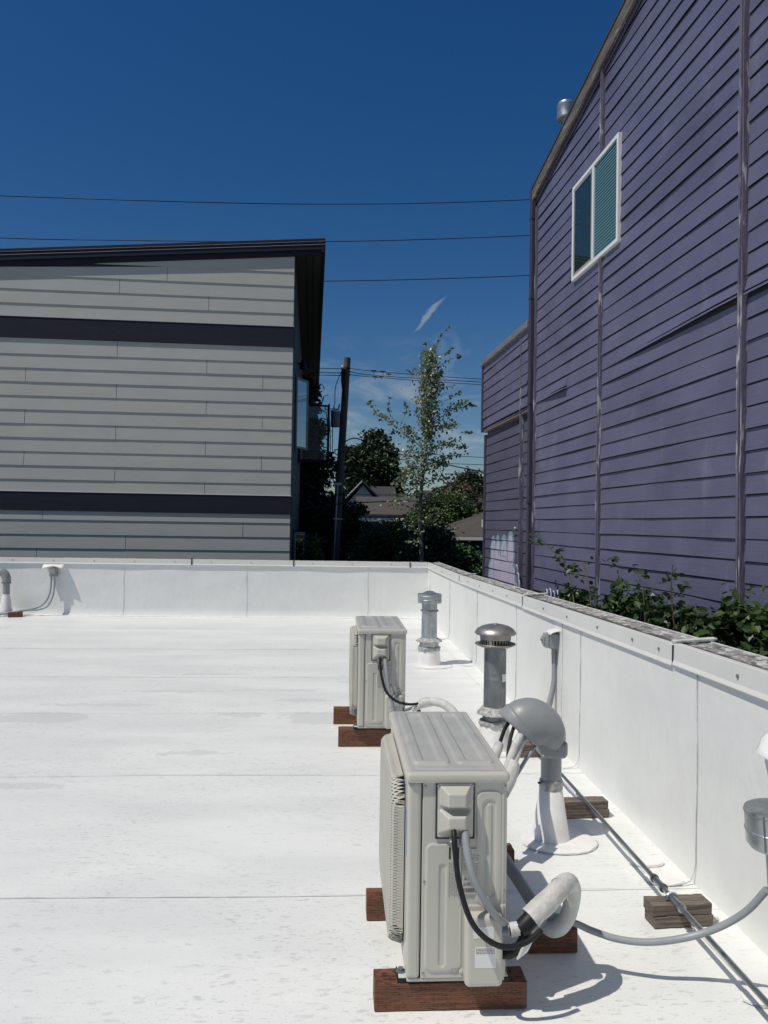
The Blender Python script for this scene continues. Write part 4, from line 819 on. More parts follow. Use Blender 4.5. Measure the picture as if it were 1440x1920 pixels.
b = MB(); b.lathe([(.088, .19), (.088, .27)], n=32); b.build('sleeve', 'galvdark', v, smooth=40)
b = MB(); b.lathe([(.084, .308), (.096, .300), (.130, .262), (.132, .254), (.122, .252), (.088, .268)], n=48, wob=.03); b.build('storm_collar', 'sealant', v, smooth=60)
b = MB(); b.lathe([(.083, .22), (.082, .765)], n=32); pp = b.build('pipe', 'galvdark', v, smooth=40)
b = MB(); V = []
for k in range(7):
    a = R(-62 + k * 9); V += [(.0835 * math.cos(a), .0835 * math.sin(a), .50), (.0835 * math.cos(a), .0835 * math.sin(a), .555)]
b.add(V, [(2 * i, 2 * i + 2, 2 * i + 3, 2 * i + 1) for i in range(6)]); b.build('sticker', 'sticker', pp)
b = MB(); b.lathe([(.083, .742), (.11, .748), (.148, .765), (.153, .772), (.148, .776), (.11, .762), (.083, .758)], n=40); b.build('collar', 'alu', v, smooth=40)
b = MB(); b.lathe([(.074, .76), (.074, .84)], n=24); b.build('core', 'dark', v)
b = MB()
for k in range(30):
    a = 2 * math.pi * k / 30; c_, s_ = math.cos(a), math.sin(a); ww = .0035 if k % 10 else .011
    b.hexa([(.108 * c_ + s_ * ww, .108 * s_ - c_ * ww, .762), (.108 * c_ - s_ * ww, .108 * s_ + c_ * ww, .762), (.102 * c_ - s_ * ww, .102 * s_ + c_ * ww, .762), (.102 * c_ + s_ * ww, .102 * s_ - c_ * ww, .762), (.114 * c_ + s_ * ww, .114 * s_ - c_ * ww, .815), (.114 * c_ - s_ * ww, .114 * s_ + c_ * ww, .815), (.106 * c_ - s_ * ww, .106 * s_ + c_ * ww, .815), (.106 * c_ + s_ * ww, .106 * s_ - c_ * ww, .815)])
b.build('slats', 'alu', v)
b = MB(); b.lathe([(.100, .806), (.115, .806), (.117, .845), (.100, .845)], n=36); b.build('ring', 'alu', v, smooth=40)
b = MB(); b.lathe([(.10, .838), (.148, .842), (.155, .850), (.152, .860), (.135, .882), (.10, .903), (.055, .915), (.02, .918), (.018, .922), (0, .922)], n=44); b.build('dome', 'alu', v, smooth=40)
# grey pipe hood
v = vent(1.135, 4.03, 'grey plastic dome hood on a pipe with white cone boot, pipes entering its open mouth')
b = MB(); b.lathe([(.105, .0), (.099, .015), (.092, .05), (.060, .255), (.054, .262)], n=36); b.build('boot', 'patch', v, smooth=40)
b = MB(); b.lathe([(.052, .25), (.060, .262), (.060, .300), (.0545, .312)], n=36, wob=.035); b.build('sealant', 'sealant', v, smooth=60)
b = MB(); b.tube([(-.062, -.02, .296), (-.074, -.024, .296)], .006, 8); b.build('bolt', 'black', v)
b = MB(); b.lathe([(.0535, .20), (.0535, .47)], n=32); b.build('pipe', 'pvcpipe', v, smooth=40)
PV = (-.068, .476)
HO = [(0, .133), (23, .152), (45, .180), (63, .207), (80, .232), (92, .250), (103, .263), (120, .274), (130, .270), (139.5, .266)]
def hsec(a, grow=0.0):
    rr_ = float(np.interp(a, [q[0] for q in HO], [q[1] for q in HO])); w_ = float(np.interp(a, [0, 40, 90, 140], [.068, .095, .116, .116])) + grow
    c_, s_ = math.cos(R(a)), math.sin(R(a)); m_ = rr_ / 2; return [(PV[0] + c_ * (m_ + (m_ + grow) * math.cos(t)), w_ * math.sin(t), PV[1] + s_ * (m_ + (m_ + grow) * math.cos(t))) for t in np.linspace(0, 2 * math.pi, 41)[:-1]]
def loft(secs, caps=()):
    m_ = MB(); n_ = len(secs[0]); m_.add([p for q in secs for p in q], [(i * n_ + k, i * n_ + (k + 1) % n_, (i + 1) * n_ + (k + 1) % n_, (i + 1) * n_ + k) for i in range(len(secs) - 1) for k in range(n_)] + [tuple(c * n_ + k for k in range(n_)) for c in caps]); return m_
dm = loft([hsec(a) for a in np.linspace(0, 139.5, 30)]).build('hood', 'pvc', v, smooth=60)
md = dm.modifiers.new('solid', 'SOLIDIFY'); md.thickness = .005; md.offset = -1
md = loft([hsec(a, .006) for a in np.linspace(126, 140.5, 5)]).build('rim', 'pvc', v, smooth=40).modifiers.new('solid', 'SOLIDIFY'); md.thickness = .006; md.offset = -1
loft([[(p[0] * .97 - .0, p[1] * .93, p[2] * .985 + .006) for p in hsec(134)]] * 1 + [[(p[0] * .97, p[1] * .93, p[2] * .985 + .010) for p in hsec(133)]], (0, 1)).build('mouth_plate', 'dark', v)
b = MB(); b.prism([(-.098, .505), (-.062, .432), (.062, .430), (.071, .455), (.071, .520), (-.0, .512), (-.055, .545)], -.071, .071, 'y'); b.build('collar', 'pvc', v, bevel=.018, seg=3)
b = MB(); b.lathe([(0, 0), (.006, 0), (.006, .004), (0, .005)], n=8); b.build('screw', 'white', v, loc=(-.062, -.0665, .452), rot=(R(90), 0, 0)); b.build('screw', 'black', v, loc=(.012, -.0665, .472), rot=(R(90), 0, 0))
# galvanised cap at the right edge
v = vent(1.512, 2.5, 'galvanised open topped vent cap on a thin post cut off by the right edge'); v.rotation_euler = (0, -.07, 0)
b = MB(); b.lathe([(.04, .0), (.040, .58)], n=24); b.build('pipe', 'galv', v, smooth=40)
b = MB(); b.lathe([(.05, .572), (.088, .575), (.098, .590), (.098, .630), (.101, .634), (.098, .638), (.098, .688), (.101, .692), (.098, .692), (.098, .70)], n=40)
cp_ = b.build('cap', 'galv', v, smooth=35); md = cp_.modifiers.new('solid', 'SOLIDIFY'); md.thickness = .003
b = MB(); b.lathe([(.09, .672), (.05, .685), (.0, .70)], n=30); b.build('inner_cone', 'galvdark', v, smooth=40)
b = MB(); b.box(-.0795, -.077, -.064, -.058, .585, .70); b.build('seam_fold', 'galvdark', v)
# gooseneck at the left edge
v = vent(-5.83, 14.0, 'grey gooseneck pipe with white cone boot at the left edge of the roof')
b = MB(); b.lathe([(.125, .0), (.12, .02), (.062, .385)], n=28); b.build('boot', 'patch', v, smooth=40)
b = MB(); b.lathe([(.058, .37), (.058, .60)], n=24); b.build('pipe', 'pvcpipe', v, smooth=40)
b = MB(); b.tube([(0, 0, .58), (0, 0, .66), (-.03, 0, .735), (-.09, 0, .775), (-.155, 0, .765), (-.20, 0, .715), (-.215, 0, .64)], [.072, .074, .074, .074, .074, .076, .078], 20, 4); b.build('elbow', 'pvc', v, smooth=40)
b = MB(); b.lathe([(.08, .575), (.08, .60)], n=20); b.build('clamp', 'galvdark', v, smooth=40)

# ------------------------------------------------------------------ boxes on the parapets
e = empty('outlet_box', (1.672, 5.80, .735)); tag(e, 'grey outdoor outlet box under a white membrane flap on the right parapet', 'electrical box')
b = MB(); b.box(-.075, .0, -.055, .055, -.055, .055); b.build('box', 'pvc', e, bevel=.006)
b = MB(); b.box(-.105, -.0755, -.045, .045, -.05, .055); b.prism([(-.118, -.02), (-.105, -.045), (-.105, .045), (-.118, .03)], -.035, .035, 'y'); b.build('lid', 'conduit', e, bevel=.008)
b = MB(); b.lathe([(0, 0), (.014, 0), (.014, .016), (.006, .020), (0, .02)], n=12); b.build('knob', 'pvc', e, loc=(-.118, -.015, .012), rot=(0, R(-90), 0))
fl = MB(); A = np.linspace(-.10, .10, 9); X_ = [.012, -.03, -.06, -.085]
fl.field(A, X_, [[.085, .080, .072, .066 - .12 * abs(a)] for a in A], lambda a, x, h: (x, a * .8, h)); fo = fl.build('flap', 'wallmem', e, smooth=60); md = fo.modifiers.new('solid', 'SOLIDIFY'); md.thickness = .003
cable('conduit', 'grey conduit curving down the right parapet from the outlet box', 'conduit', [(1.640, 5.80, .682), (1.645, 5.80, .55), (1.640, 5.79, .42), (1.60, 5.76, .28), (1.54, 5.70, .16), (1.46, 5.62, .09)], .0165, 'conduit', n=12)
cable('conduit', 'second thin grey conduit running down beside the outlet box conduit', 'conduit', [(1.655, 5.83, .682), (1.66, 5.84, .55), (1.655, 5.83, .38), (1.62, 5.80, .22), (1.56, 5.75, .11), (1.50, 5.70, .07)], .010, 'pvc', n=10)
e = empty('junction_box', (-5.10, 14.27, .65)); tag(e, 'grey junction box under a wide white flap on the far parapet, two conduits below it', 'electrical box')
b = MB(); b.box(-.062, .062, -.10, .0, -.085, .07); b.build('box', 'pvc', e, bevel=.008)
b = MB(); b.box(-.05, .05, -.112, -.101, -.03, .06); b.box(.05, .085, -.06, -.03, -.04, -.02); b.build('lid', 'conduit', e, bevel=.005)
fl = MB(); A = np.linspace(-.185, .185, 11); fl.field(A, [.01, -.05, -.09, -.115], [[.135, .128, .115 - .8 * abs(a) * abs(a), .095 + .015 * math.cos(a * 17) - 1.0 * abs(a) * abs(a)] for a in A], lambda a, y, h: (a, y, h)); fo = fl.build('flap', 'wallmem', e, smooth=60); md = fo.modifiers.new('solid', 'SOLIDIFY'); md.thickness = .004
cable('conduit', 'left of two grey conduits bending from the far junction box to the brown block', 'conduit', [(-5.13, 14.19, .57), (-5.13, 14.18, .40), (-5.145, 14.15, .24), (-5.21, 14.11, .10), (-5.33, 14.06, .02), (-5.52, 14.0, -.015), (-5.85, 13.9, -.06), (-6.4, 13.8, -.09)], .016, 'conduit')
cable('conduit', 'right of two grey conduits bending from the far junction box to the brown block', 'conduit', [(-5.07, 14.19, .57), (-5.07, 14.18, .38), (-5.085, 14.14, .20), (-5.15, 14.09, .05), (-5.28, 14.03, -.01), (-5.50, 13.96, -.018), (-5.85, 13.84, -.07), (-6.4, 13.7, -.09)], .016, 'conduit')
e = empty('outlet_box', (1.672, 2.72, .735)); tag(e, 'white membrane flap tip of a box just outside the right edge, on the right parapet', 'electrical box')
b = MB(); b.box(-.075, .0, -.055, .055, -.055, .055); b.build('box', 'pvc', e, bevel=.006)
fl = MB(); A = np.linspace(-.10, .17, 9); fl.field(A, [.012, -.05, -.10, -.135], [[.085, .08, .066, .05 - .1 * abs(a)] for a in A], lambda a, x, h: (x * (1 - max(0, a - .05) * 6), a * 1.15, h)); fo = fl.build('flap', 'wallmem', e, smooth=60); md = fo.modifiers.new('solid', 'SOLIDIFY'); md.thickness = .003

# ------------------------------------------------------------------ plants
def leaves(name, m, P, size, parent, droop=.3, aspect=1.5, upbias=.5, seed=1, tone=None, loc=None):
    """P: Nx3 leaf centres -> one mesh of folded leaf blades; 'tone' attribute mixes the two leaf colours"""
    r_ = np.random.default_rng(seed); P = np.asarray(P, float); n = len(P); sz = size * r_.uniform(.6, 1.25, n)
    nrm = r_.normal(size=(n, 3)); nrm[:, 2] = np.abs(nrm[:, 2]) + upbias; nrm /= np.linalg.norm(nrm, axis=1)[:, None]
    d = r_.normal(size=(n, 3)); d[:, 2] -= droop; d -= nrm * (d * nrm).sum(1)[:, None]; d /= np.linalg.norm(d, axis=1)[:, None] + 1e-9
    s = np.cross(nrm, d); a = (sz * .5 * aspect)[:, None]; w = (sz * .5)[:, None]; fold = nrm * (sz * .12)[:, None]
    V = np.stack([P - d * a, P + s * w * .8 + fold - d * a * .45, P + s * w * .85 + fold + d * a * .25, P + d * a, P - s * w * .85 + fold + d * a * .25, P - s * w * .8 + fold - d * a * .45], 1).reshape(-1, 3)
    F = np.arange(n * 6).reshape(n, 6); F = np.concatenate([F[:, [0, 1, 2, 3]], F[:, [0, 3, 4, 5]]])
    me = bpy.data.meshes.new(name); me.from_pydata(V.tolist(), [], F.tolist()); me.materials.append(M[m])
    at = me.attributes.new('tone', 'FLOAT', 'POINT'); tv = r_.uniform(0, 1, n) ** 1.5 if tone is None else tone; at.data.foreach_set('value', np.repeat(tv, 6).astype(np.float32))
    o = bpy.data.objects.new(name, me); col.objects.link(o); o.parent = parent
    return o
def clumps(n, per, shape, rad, seed):
    """clumped points inside shape(u, v, w)->(x, y, z)"""
    r_ = np.random.default_rng(seed); out = []; tone = []
    for i in range(n):
        c = np.array(shape(r_)); k = int(per * r_.uniform(.5, 1.4)); q = r_.normal(size=(k, 3)) * rad * r_.uniform(.6, 1.3) * np.array([1, 1, .75]); out.append(c + q); tone.append(np.clip(r_.uniform(0, 1) * .7 + r_.uniform(-.2, .35, k), 0, 1))
    return np.concatenate(out), np.concatenate(tone)
def wood(name, m, paths, parent):
    b = MB()
    for pts, r in paths: b.tube(pts, r, 7, 3)
    return b.build(name, m, parent, smooth=60)
def tree(name, label, cat, x, y, top, r, base, n, per, rad, lsize, lm, seed, trunk='barkdark', shape='egg', group=None, aspect=1.4, z0=GZ, tr=.12):
    """top: height of the crown's top in world z, base: lower end of the crown"""
    e = empty(name, (x, y, z0)); tag(e, label, cat, group); H = top - z0; B_ = base - z0
    r0 = random.Random(seed)
    def shp(g):
        t = g.uniform(0, 1) ** .8; a = g.uniform(0, 2 * math.pi)
        prof = {'egg': math.sin(math.pi * min(1, .12 + .88 * t)) ** .6 * (1 - .25 * t), 'cone': (1 - t) ** .85 * (.75 + .35 * math.sin(t * 34)) + .04, 'dome': math.sqrt(max(0, 1 - t * t)), 'brush': (.55 + .45 * math.sin(math.pi * min(1, t * 1.05))) * (1 if t < .8 else (1 - t) / .2 * .8 + .2)}[shape]
        q = g.uniform(.35, 1.0) ** .5 * r * prof * (1 + .22 * math.sin(3 * a + 7 * t + seed))
        return (q * math.cos(a), q * math.sin(a), B_ + (H - B_) * t)
    P, tn = clumps(n, per, shp, rad, seed); P = P[P[:, 2] > .02]; tn = tn[:len(P)]
    leaves('crown', lm, P, lsize, e, seed=seed, tone=tn, aspect=aspect, upbias=.5)
    paths = [([(0, 0, 0), (.04 * r, .02, H * .4), (0, 0, H * .9)], [tr, tr * .7, tr * .15])]
    for k in range(7):
        t = B_ / H + (1 - B_ / H) * k / 9; a = k * 2.4; rr = r * .75 * (1 - .6 * k / 7)
        paths.append(([(0, 0, max(.1, H * t * .8)), (rr * .5 * math.cos(a), rr * .5 * math.sin(a), H * t * .9 + .1), (rr * math.cos(a), rr * math.sin(a), H * min(t + .08, .97))], [tr * .5, tr * .3, tr * .08]))
    wood('trunk', trunk, paths, e); return e
tree('conifer_tree', 'dark conifer with drooping boughs right behind the grey apartment building', 'tree', -1.55, 30.0, 6.9, 2.1, -1.2, 190, 150, .23, .12, 'leaf_con', 11, shape='cone', aspect=2.8, tr=.2)
tree('conifer_tree', 'dark narrow conifer top just right of the utility pole', 'tree', .65, 60, 7.3, 1.1, .5, 80, 130, .28, .2, 'leaf_con', 12, shape='cone', aspect=2.6)
tree('leafy_tree', 'dense dark round topped tree standing behind the white gable', 'tree', 2.95, 64, 8.8, 1.95, 2.6, 170, 150, .32, .22, 'leaf_dark', 13, shape='brush', aspect=1.8)
tree('leafy_tree', 'small dark round tree on the skyline left of the purple building', 'tree', 10.6, 62, 5.55, 1.7, 1.5, 70, 130, .32, .2, 'leaf_dark', 14, shape='dome')
tree('leafy_tree', 'low dark tree at the skyline touching the purple building edge', 'tree', 14.2, 70, 4.9, 1.6, 1.5, 60, 100, .35, .2, 'leaf_dark', 15, shape='cone')
tree('bush', 'reddish brown bush in front of the dark roof on the right', 'bush', 5.0, 33.5, 3.15, 1.25, 1.0, 70, 130, .25, .11, 'leaf_red', 16, shape='dome')
tree('bush', 'olive green bush between slender tree and purple building', 'bush', 3.95, 28.5, 2.55, 1.75, -.6, 130, 150, .25, .10, 'leaf_green', 17, shape='dome')
tree('bush', 'broad dark bush above the far parapet left of the slender tree', 'bush', 1.55, 22.5, 1.38, 1.2, -1.2, 100, 150, .2, .085, 'leaf_green', 18, shape='dome')
tree('bush', 'dark bush in the shade below the pole', 'bush', -.1, 28.5, 2.2, 1.25, -1.2, 100, 140, .2, .09, 'leaf_dark', 19, shape='dome')
tree('bush', 'yellow green sapling in front of the brown roof beside the pole', 'bush', .62, 26.5, 2.25, .42, .6, 26, 90, .14, .09, 'leaf_green', 20, shape='egg')
tree('bush', 'dark bush at the foot of the slender tree', 'bush', 2.35, 19.6, 1.45, .75, -1.2, 70, 130, .17, .08, 'leaf_dark', 21, shape='dome')
tree('bush', 'small bush by the open lower window of the grey building', 'bush', -.62, 18.9, 1.22, .28, -.6, 26, 90, .10, .07, 'leaf_green', 22, shape='egg')
tree('bush', 'ivy covered shrub in front of the green house', 'bush', 3.35, 20.5, .86, .75, -1.2, 80, 130, .15, .075, 'leaf_ivy', 23, shape='dome')
tree('bush', 'dark bush below the brown roofs', 'bush', 2.0, 27.0, 1.42, 1.0, -1.0, 80, 140, .2, .09, 'leaf_dark', 24, shape='dome')
# slender aspen
def aspen():
    X0, Y0 = 1.88, 17.5; e = empty('aspen_tree', (X0, Y0, GZ)); tag(e, 'slender young aspen with pale trunk and fluttering silvery leaves above the far parapet', 'tree')
    g = np.random.default_rng(31); off = np.array([X0, Y0, GZ])
    K = 17.5 / 1450
    def W(px, py, dy=0.0):     # metres from a drawing of the tree; dy spreads branches in depth
        return np.array([(px - 791) * K * 1.0 + .02, dy, 1.6 - GZ + (984 - py) * K])
    trunk = [W(791, 1275), W(790, 1055), W(786, 975), W(788, 905), W(795, 850), W(799, 780), W(800, 720), W(806, 665)]
    paths = [(trunk, [.055, .05, .045, .04, .034, .026, .018, .007])]
    P = []; T_ = []
    def cluster(c, n, r, t=.5):
        P.append(c + g.normal(size=(n, 3)) * r); T_.append(np.clip(g.uniform(0, 1, n) * .8 + t - .3, 0, 1))
    br = [  # (start, bends..., density, spread)
        ([(795, 845), (740, 800), (715, 782), (690, 757)], 75, .07), ([(795, 800), (830, 775), (855, 758), (872, 752)], 95, .10), ([(797, 815), (830, 800), (850, 795)], 90, .10), ([(794, 830), (770, 812), (757, 800)], 60, .10),
        ([(794, 850), (825, 833), (852, 830)], 80, .10), ([(793, 862), (770, 845), (752, 860)], 90, .13), ([(792, 875), (830, 858), (858, 850)], 80, .10), ([(790, 890), (766, 870), (756, 885)], 95, .13),
        ([(790, 885), (820, 872), (828, 862)], 90, .13), ([(789, 910), (815, 895), (830, 890), (858, 905)], 60, .10), ([(789, 912), (768, 897), (745, 885)], 85, .14), ([(788, 925), (760, 905), (735, 900)], 75, .14),
        ([(788, 935), (765, 925), (745, 935), (730, 950)], 90, .12), ([(788, 940), (815, 925), (832, 915)], 50, .10), ([(787, 960), (750, 945), (728, 942)], 40, .10), ([(787, 980), (805, 965), (825, 960)], 40, .10),
        ([(832, 888), (870, 887), (905, 880)], 34, .05), ([(790, 1000), (800, 980), (812, 985)], 40, .12), ([(788, 1010), (770, 990), (760, 985)], 50, .13), ([(788, 1030), (775, 1015), (765, 1020)], 40, .12)]
    for i, (pts, n, sp) in enumerate(br):
        dy = g.uniform(-.45, .45); q = [W(p[0], p[1], dy * k / (len(pts) - 1)) for k, p in enumerate(pts)]
        paths.append((q, [.014] + [.007] * (len(q) - 2) + [.003]))
        for k in range(int(n * (.52 if i < 5 else .36 if i < 13 else .22))):
            t = g.uniform(.12, 1) * (len(q) - 1); a = min(int(t), len(q) - 2); c = q[a] + (q[a + 1] - q[a]) * (t - a); cluster(c, 3, sp * np.array([.75, .9, .55]), g.uniform(.25, .9))
    for py in np.linspace(660, 820, 110):       # the dense column round the leader
        wv = (.10 + .14 * math.sin((py - 655) / 160 * math.pi)) * (1 + .35 * math.sin(py * .31) * math.sin(py * .13))
        for k in range(4): cluster(W(801 - (py > 720) * 2, py), 5, np.array([wv * .68, wv * .68, .10]), g.uniform(.5, 1.0))
    for c, s in (((790, 880), .28), ((796, 855), .22), ((775, 890), .25), ((792, 830), .2)):
        for k in range(16): cluster(W(*c) + g.normal(size=3) * s * .6, 5, .12, g.uniform(.2, .9))
    for pts in [[(800, 690), (790, 660), (790, 640), (800, 633)], [(806, 665), (812, 640), (820, 628), (836, 614)], [(806, 668), (830, 660), (842, 652)], [(806, 700), (825, 680), (850, 668), (858, 668)], [(804, 712), (825, 690), (820, 700)],
                [(802, 700), (775, 695), (760, 690)], [(800, 740), (825, 725), (846, 724)], [(800, 760), (840, 745), (852, 735), (862, 732)], [(740, 800), (722, 775), (724, 748)], [(745, 800), (758, 765), (752, 758)], [(872, 752), (885, 752), (893, 758)], [(860, 812), (868, 810), (878, 812)], [(760, 815), (738, 806), (730, 812)], [(850, 838), (862, 836), (872, 838)], [(690, 757), (684, 760), (686, 763)]]:
        dy = g.uniform(-.3, .3); q = [W(p[0], p[1], dy) for p in pts]; paths.append((q, [.005, .004, .0025, .002][:len(q)]))
        for k in range(20):
            t = (g.uniform(0, 1) ** .7) * (len(q) - 1); a = min(int(t), len(q) - 2); cluster(q[a] + (q[a + 1] - q[a]) * (t - a), 1, .022, .25)
    wood('trunk', 'bark', paths, e)
    leaves('crown', 'leaf_aspen', np.concatenate(P), .066, e, droop=1.0, aspect=1.1, upbias=.1, seed=5, tone=np.concatenate(T_))
aspen()
# brambles behind the right parapet
def bramble(label, x, y, top, rx, ry, n, seed, canes=(), flowers=0):
    e = empty('bramble_bush', (x, y, GZ)); tag(e, label, 'bramble', 'brambles growing behind the right parapet'); g = np.random.default_rng(seed); H = top - GZ
    P = []; tn = []; paths = []
    def spray(c, k=3):
        for _ in range(k):
            q = c + g.normal(size=3) * .012; P.append(q + g.normal(size=(3, 3)) * .026); tn.append(np.clip(g.uniform(0, .8) + g.uniform(-.1, .3, 3), 0, 1))
    for i in range(n):
        a = g.uniform(0, 6.283); r_ = math.sqrt(g.uniform(0, 1)); z = H * (1 - .22 * r_ ** 2 + .035 * math.sin(5 * a + seed) + .03 * math.sin(9 * r_ * math.cos(a) + 4 * a)) * (1 - abs(g.normal()) * .10); z = max(z, H * .70)
        spray(np.array([rx * r_ * math.cos(a), ry * r_ * math.sin(a), min(z, H)]), 2)
    for i in range(9):
        a = g.uniform(0, 6.283); r_ = g.uniform(.2, .9); tp = (rx * r_ * math.cos(a), ry * r_ * math.sin(a), H * g.uniform(.85, 1.0)); paths.append(([(.1 * math.cos(a), .1 * math.sin(a), 0), (tp[0] * .5, tp[1] * .5, H * .6), tp], [.009, .006, .003]))
    for pts in canes:
        q = [np.array(p) - np.array([x, y, GZ]) for p in pts]; paths.append((q, [.007] + [.0045] * (len(q) - 2) + [.003])); L_ = len(q) - 1
        for t in np.arange(.25, L_ + .01, .30):
            a = min(int(t), L_ - 1); c = q[a] + (q[a + 1] - q[a]) * (t - a); s_ = g.normal(size=3) * .05; P.append(c + s_ + g.normal(size=(5, 3)) * .03); tn.append(np.clip(g.uniform(.2, .9) + g.uniform(-.1, .2, 5), 0, 1))
    wood('cane', 'cane', paths, e); leaves('foliage', 'leaf_bramble', np.concatenate(P), .046, e, droop=.5, aspect=1.35, upbias=.6, seed=seed, tone=np.concatenate(tn))
    if flowers:
        b = MB()
        for k in range(flowers):
            c = P[g.integers(len(P))][0] + np.array([-.02, -.02, .03])
            for q in range(5): a = q * 1.257; b.tube([tuple(c), tuple(c + np.array([.012 * math.cos(a), .004, .012 * math.sin(a)]))], [.002, .007], 5)
        b.build('flower', 'petal', e)
bramble('bramble with a long cane arching left towards the downspout, farthest clump behind the parapet', 2.16, 6.9, 1.00, .26, .95, 1100, 41, canes=[[(2.05, 6.6, .9), (2.10, 7.0, 1.22), (2.15, 7.7, 1.36), (2.18, 8.5, 1.50), (2.16, 9.2, 1.47)], [(2.1, 6.3, .9), (2.12, 6.5, 1.20), (2.14, 6.75, 1.32)]], flowers=3)
bramble('bramble clump behind the outlet box, with upright leafy tips against the purple wall', 2.22, 5.75, 1.10, .28, .72, 1300, 42, canes=[[(2.2, 5.8, .8), (2.2, 5.95, 1.18), (2.22, 6.1, 1.34)], [(2.15, 5.3, .9), (2.15, 5.35, 1.15), (2.17, 5.5, 1.26)]], flowers=3)
bramble('bramble clump in the middle of the right parapet with a single tall thin cane', 2.26, 4.95, 1.06, .30, .62, 1300, 43, canes=[[(2.2, 4.9, .8), (2.2, 5.0, 1.15), (2.22, 5.03, 1.36)], [(2.2, 5.2, .8), (2.16, 5.1, 1.1), (2.18, 5.3, 1.2)]], flowers=3)
bramble('nearest dense bramble clump before the right edge, below the near batten', 2.28, 4.15, 1.14, .32, .6, 1600, 44, canes=[[(2.3, 4.3, .8), (2.32, 4.35, 1.2), (2.34, 4.4, 1.32)], [(2.3, 4.0, .9), (2.3, 4.0, 1.12), (2.34, 3.95, 1.2)]], flowers=2)

# ------------------------------------------------------------------ houses in the distance
def house(label, x0, x1, y0, y1, zw, m):
    e = empty('house', ((x0 + x1) / 2, y0, GZ)); tag(e, label, 'house'); o = Vector(((x0 + x1) / 2, y0, GZ))
    b = MB(); b.box(x0 - o.x, x1 - o.x, 0, y1 - y0, 0, zw - GZ); b.build('wall', m, e); return e, o
def slab(P, t=.12): return MB().hexa(list(P) + [(p[0], p[1], p[2] + t) for p in P])
e, o = house('dark green house with brown hip roof and white eave beside the purple building', 3.35, 9.5, 21.6, 28, 1.2, 'wallgreen')
R3 = lambda p: tuple(Vector(p) - o)
b = MB(); V = [(3.05, 21.2, 1.29), (9.8, 21.2, 1.29), (9.8, 28.4, 1.29), (3.05, 28.4, 1.29), (5.9, 24.8, 2.45), (7.0, 24.8, 2.45)]; b.add([R3(p) for p in V], [(0, 1, 5, 4), (1, 2, 5), (2, 3, 4, 5), (3, 0, 4), (3, 2, 1, 0)]); rf_ = b.build('roof', 'roofbrown', e)
b = MB(); b.box(3.02 - o.x, 9.8 - o.x, -.45, -.40, 2.89, 2.98); b.box(3.02 - o.x, 3.07 - o.x, -.40, 6.8, 2.89, 2.98); b.build('eave', 'white', rf_)
for (x, y) in ((4.35, 22.3), (4.12, 22.0)):
    b = MB(); b.lathe([(.03, 0), (.03, .42 if x > 4.2 else .22)], n=10); b.build('vent_pipe', 'white', rf_, loc=R3((x, y, 1.55)))
b = MB(); b.box(3.62 - o.x, 4.0 - o.x, -.03, .02, 1.6, 2.6); wn_ = b.build('window', 'white', e); b = MB(); b.box(3.67 - o.x, 3.95 - o.x, -.04, -.031, 1.65, 2.55); b.build('pane', 'mirror', wn_)
e, o = house('long brown shingled house with two roof tiers behind the bushes', 1.2, 5.6, 38.5, 46, 1.55, 'wallbeige')
b = MB(); V = [(.95, 40.0, 1.98), (5.9, 40.0, 1.98), (5.9, 44, 3.02), (.95, 44, 3.02)]; b = slab([R3(p) for p in V]); rr_ = b.build('roof', 'roofbrown', e)
b = slab([R3(p) for p in [(.95, 48, 1.98), (.95, 44.01, 3.02), (5.9, 44.01, 3.02), (5.9, 48, 1.98)]]); b.build('roof', 'roofbrown', e)
b = slab([R3(p) for p in [(1.3, 37.6, 1.15), (5.6, 37.6, 1.15), (5.6, 39.6, 1.68), (1.3, 39.6, 1.68)]]); b.build('porch_roof', 'roofbrown', e)
b = MB(); b.box(.95 - o.x, 5.9 - o.x, 1.46, 1.50, 3.66, 3.72); b.build('gutter', 'dark', rr_)
e, o = house('white gabled house with dark grey roof beyond the brown roofs', 1.15, 4.0, 54, 62, 2.6, 'wallwhite')
b = MB(); b.prism([(.2 - o.x, 2.6 - GZ), (3.1 - o.x, 2.6 - GZ), (1.65 - o.x, 4.3 - GZ)], 0, .1, 'y'); b.build('gable', 'wallwhite', e)
b = slab([R3(p) for p in [(1.55, 53.4, 4.5), (3.6, 53.4, 2.55), (3.6, 62, 2.55), (1.55, 62, 4.5)]]); b.build('roof', 'roofgrey', e)
b = slab([R3(p) for p in [(-.3, 53.4, 2.55), (1.55, 53.4, 4.5), (1.55, 62, 4.5), (-.3, 62, 2.55)]]); b.build('roof', 'wallwhite', e)
b = slab([R3(p) for p in [(2.0, 56, 2.6), (4.3, 56, 2.6), (4.3, 60, 4.4), (2.0, 60, 4.4)]]); b.build('roof', 'roofgrey', e)
e, o = house('low house with dark roof on the skyline right of the slender tree', 6.6, 13.5, 58, 66, 2.6, 'wallbeige')
b = slab([R3(p) for p in [(6.2, 57, 2.5), (14, 57, 2.5), (14, 62, 4.25), (6.2, 62, 4.25)]]); b.build('roof', 'roofgrey', e)
b = slab([R3(p) for p in [(6.2, 67, 2.5), (6.2, 62.01, 4.25), (14, 62.01, 4.25), (14, 67, 2.5)]]); b.build('roof', 'roofgrey', e)

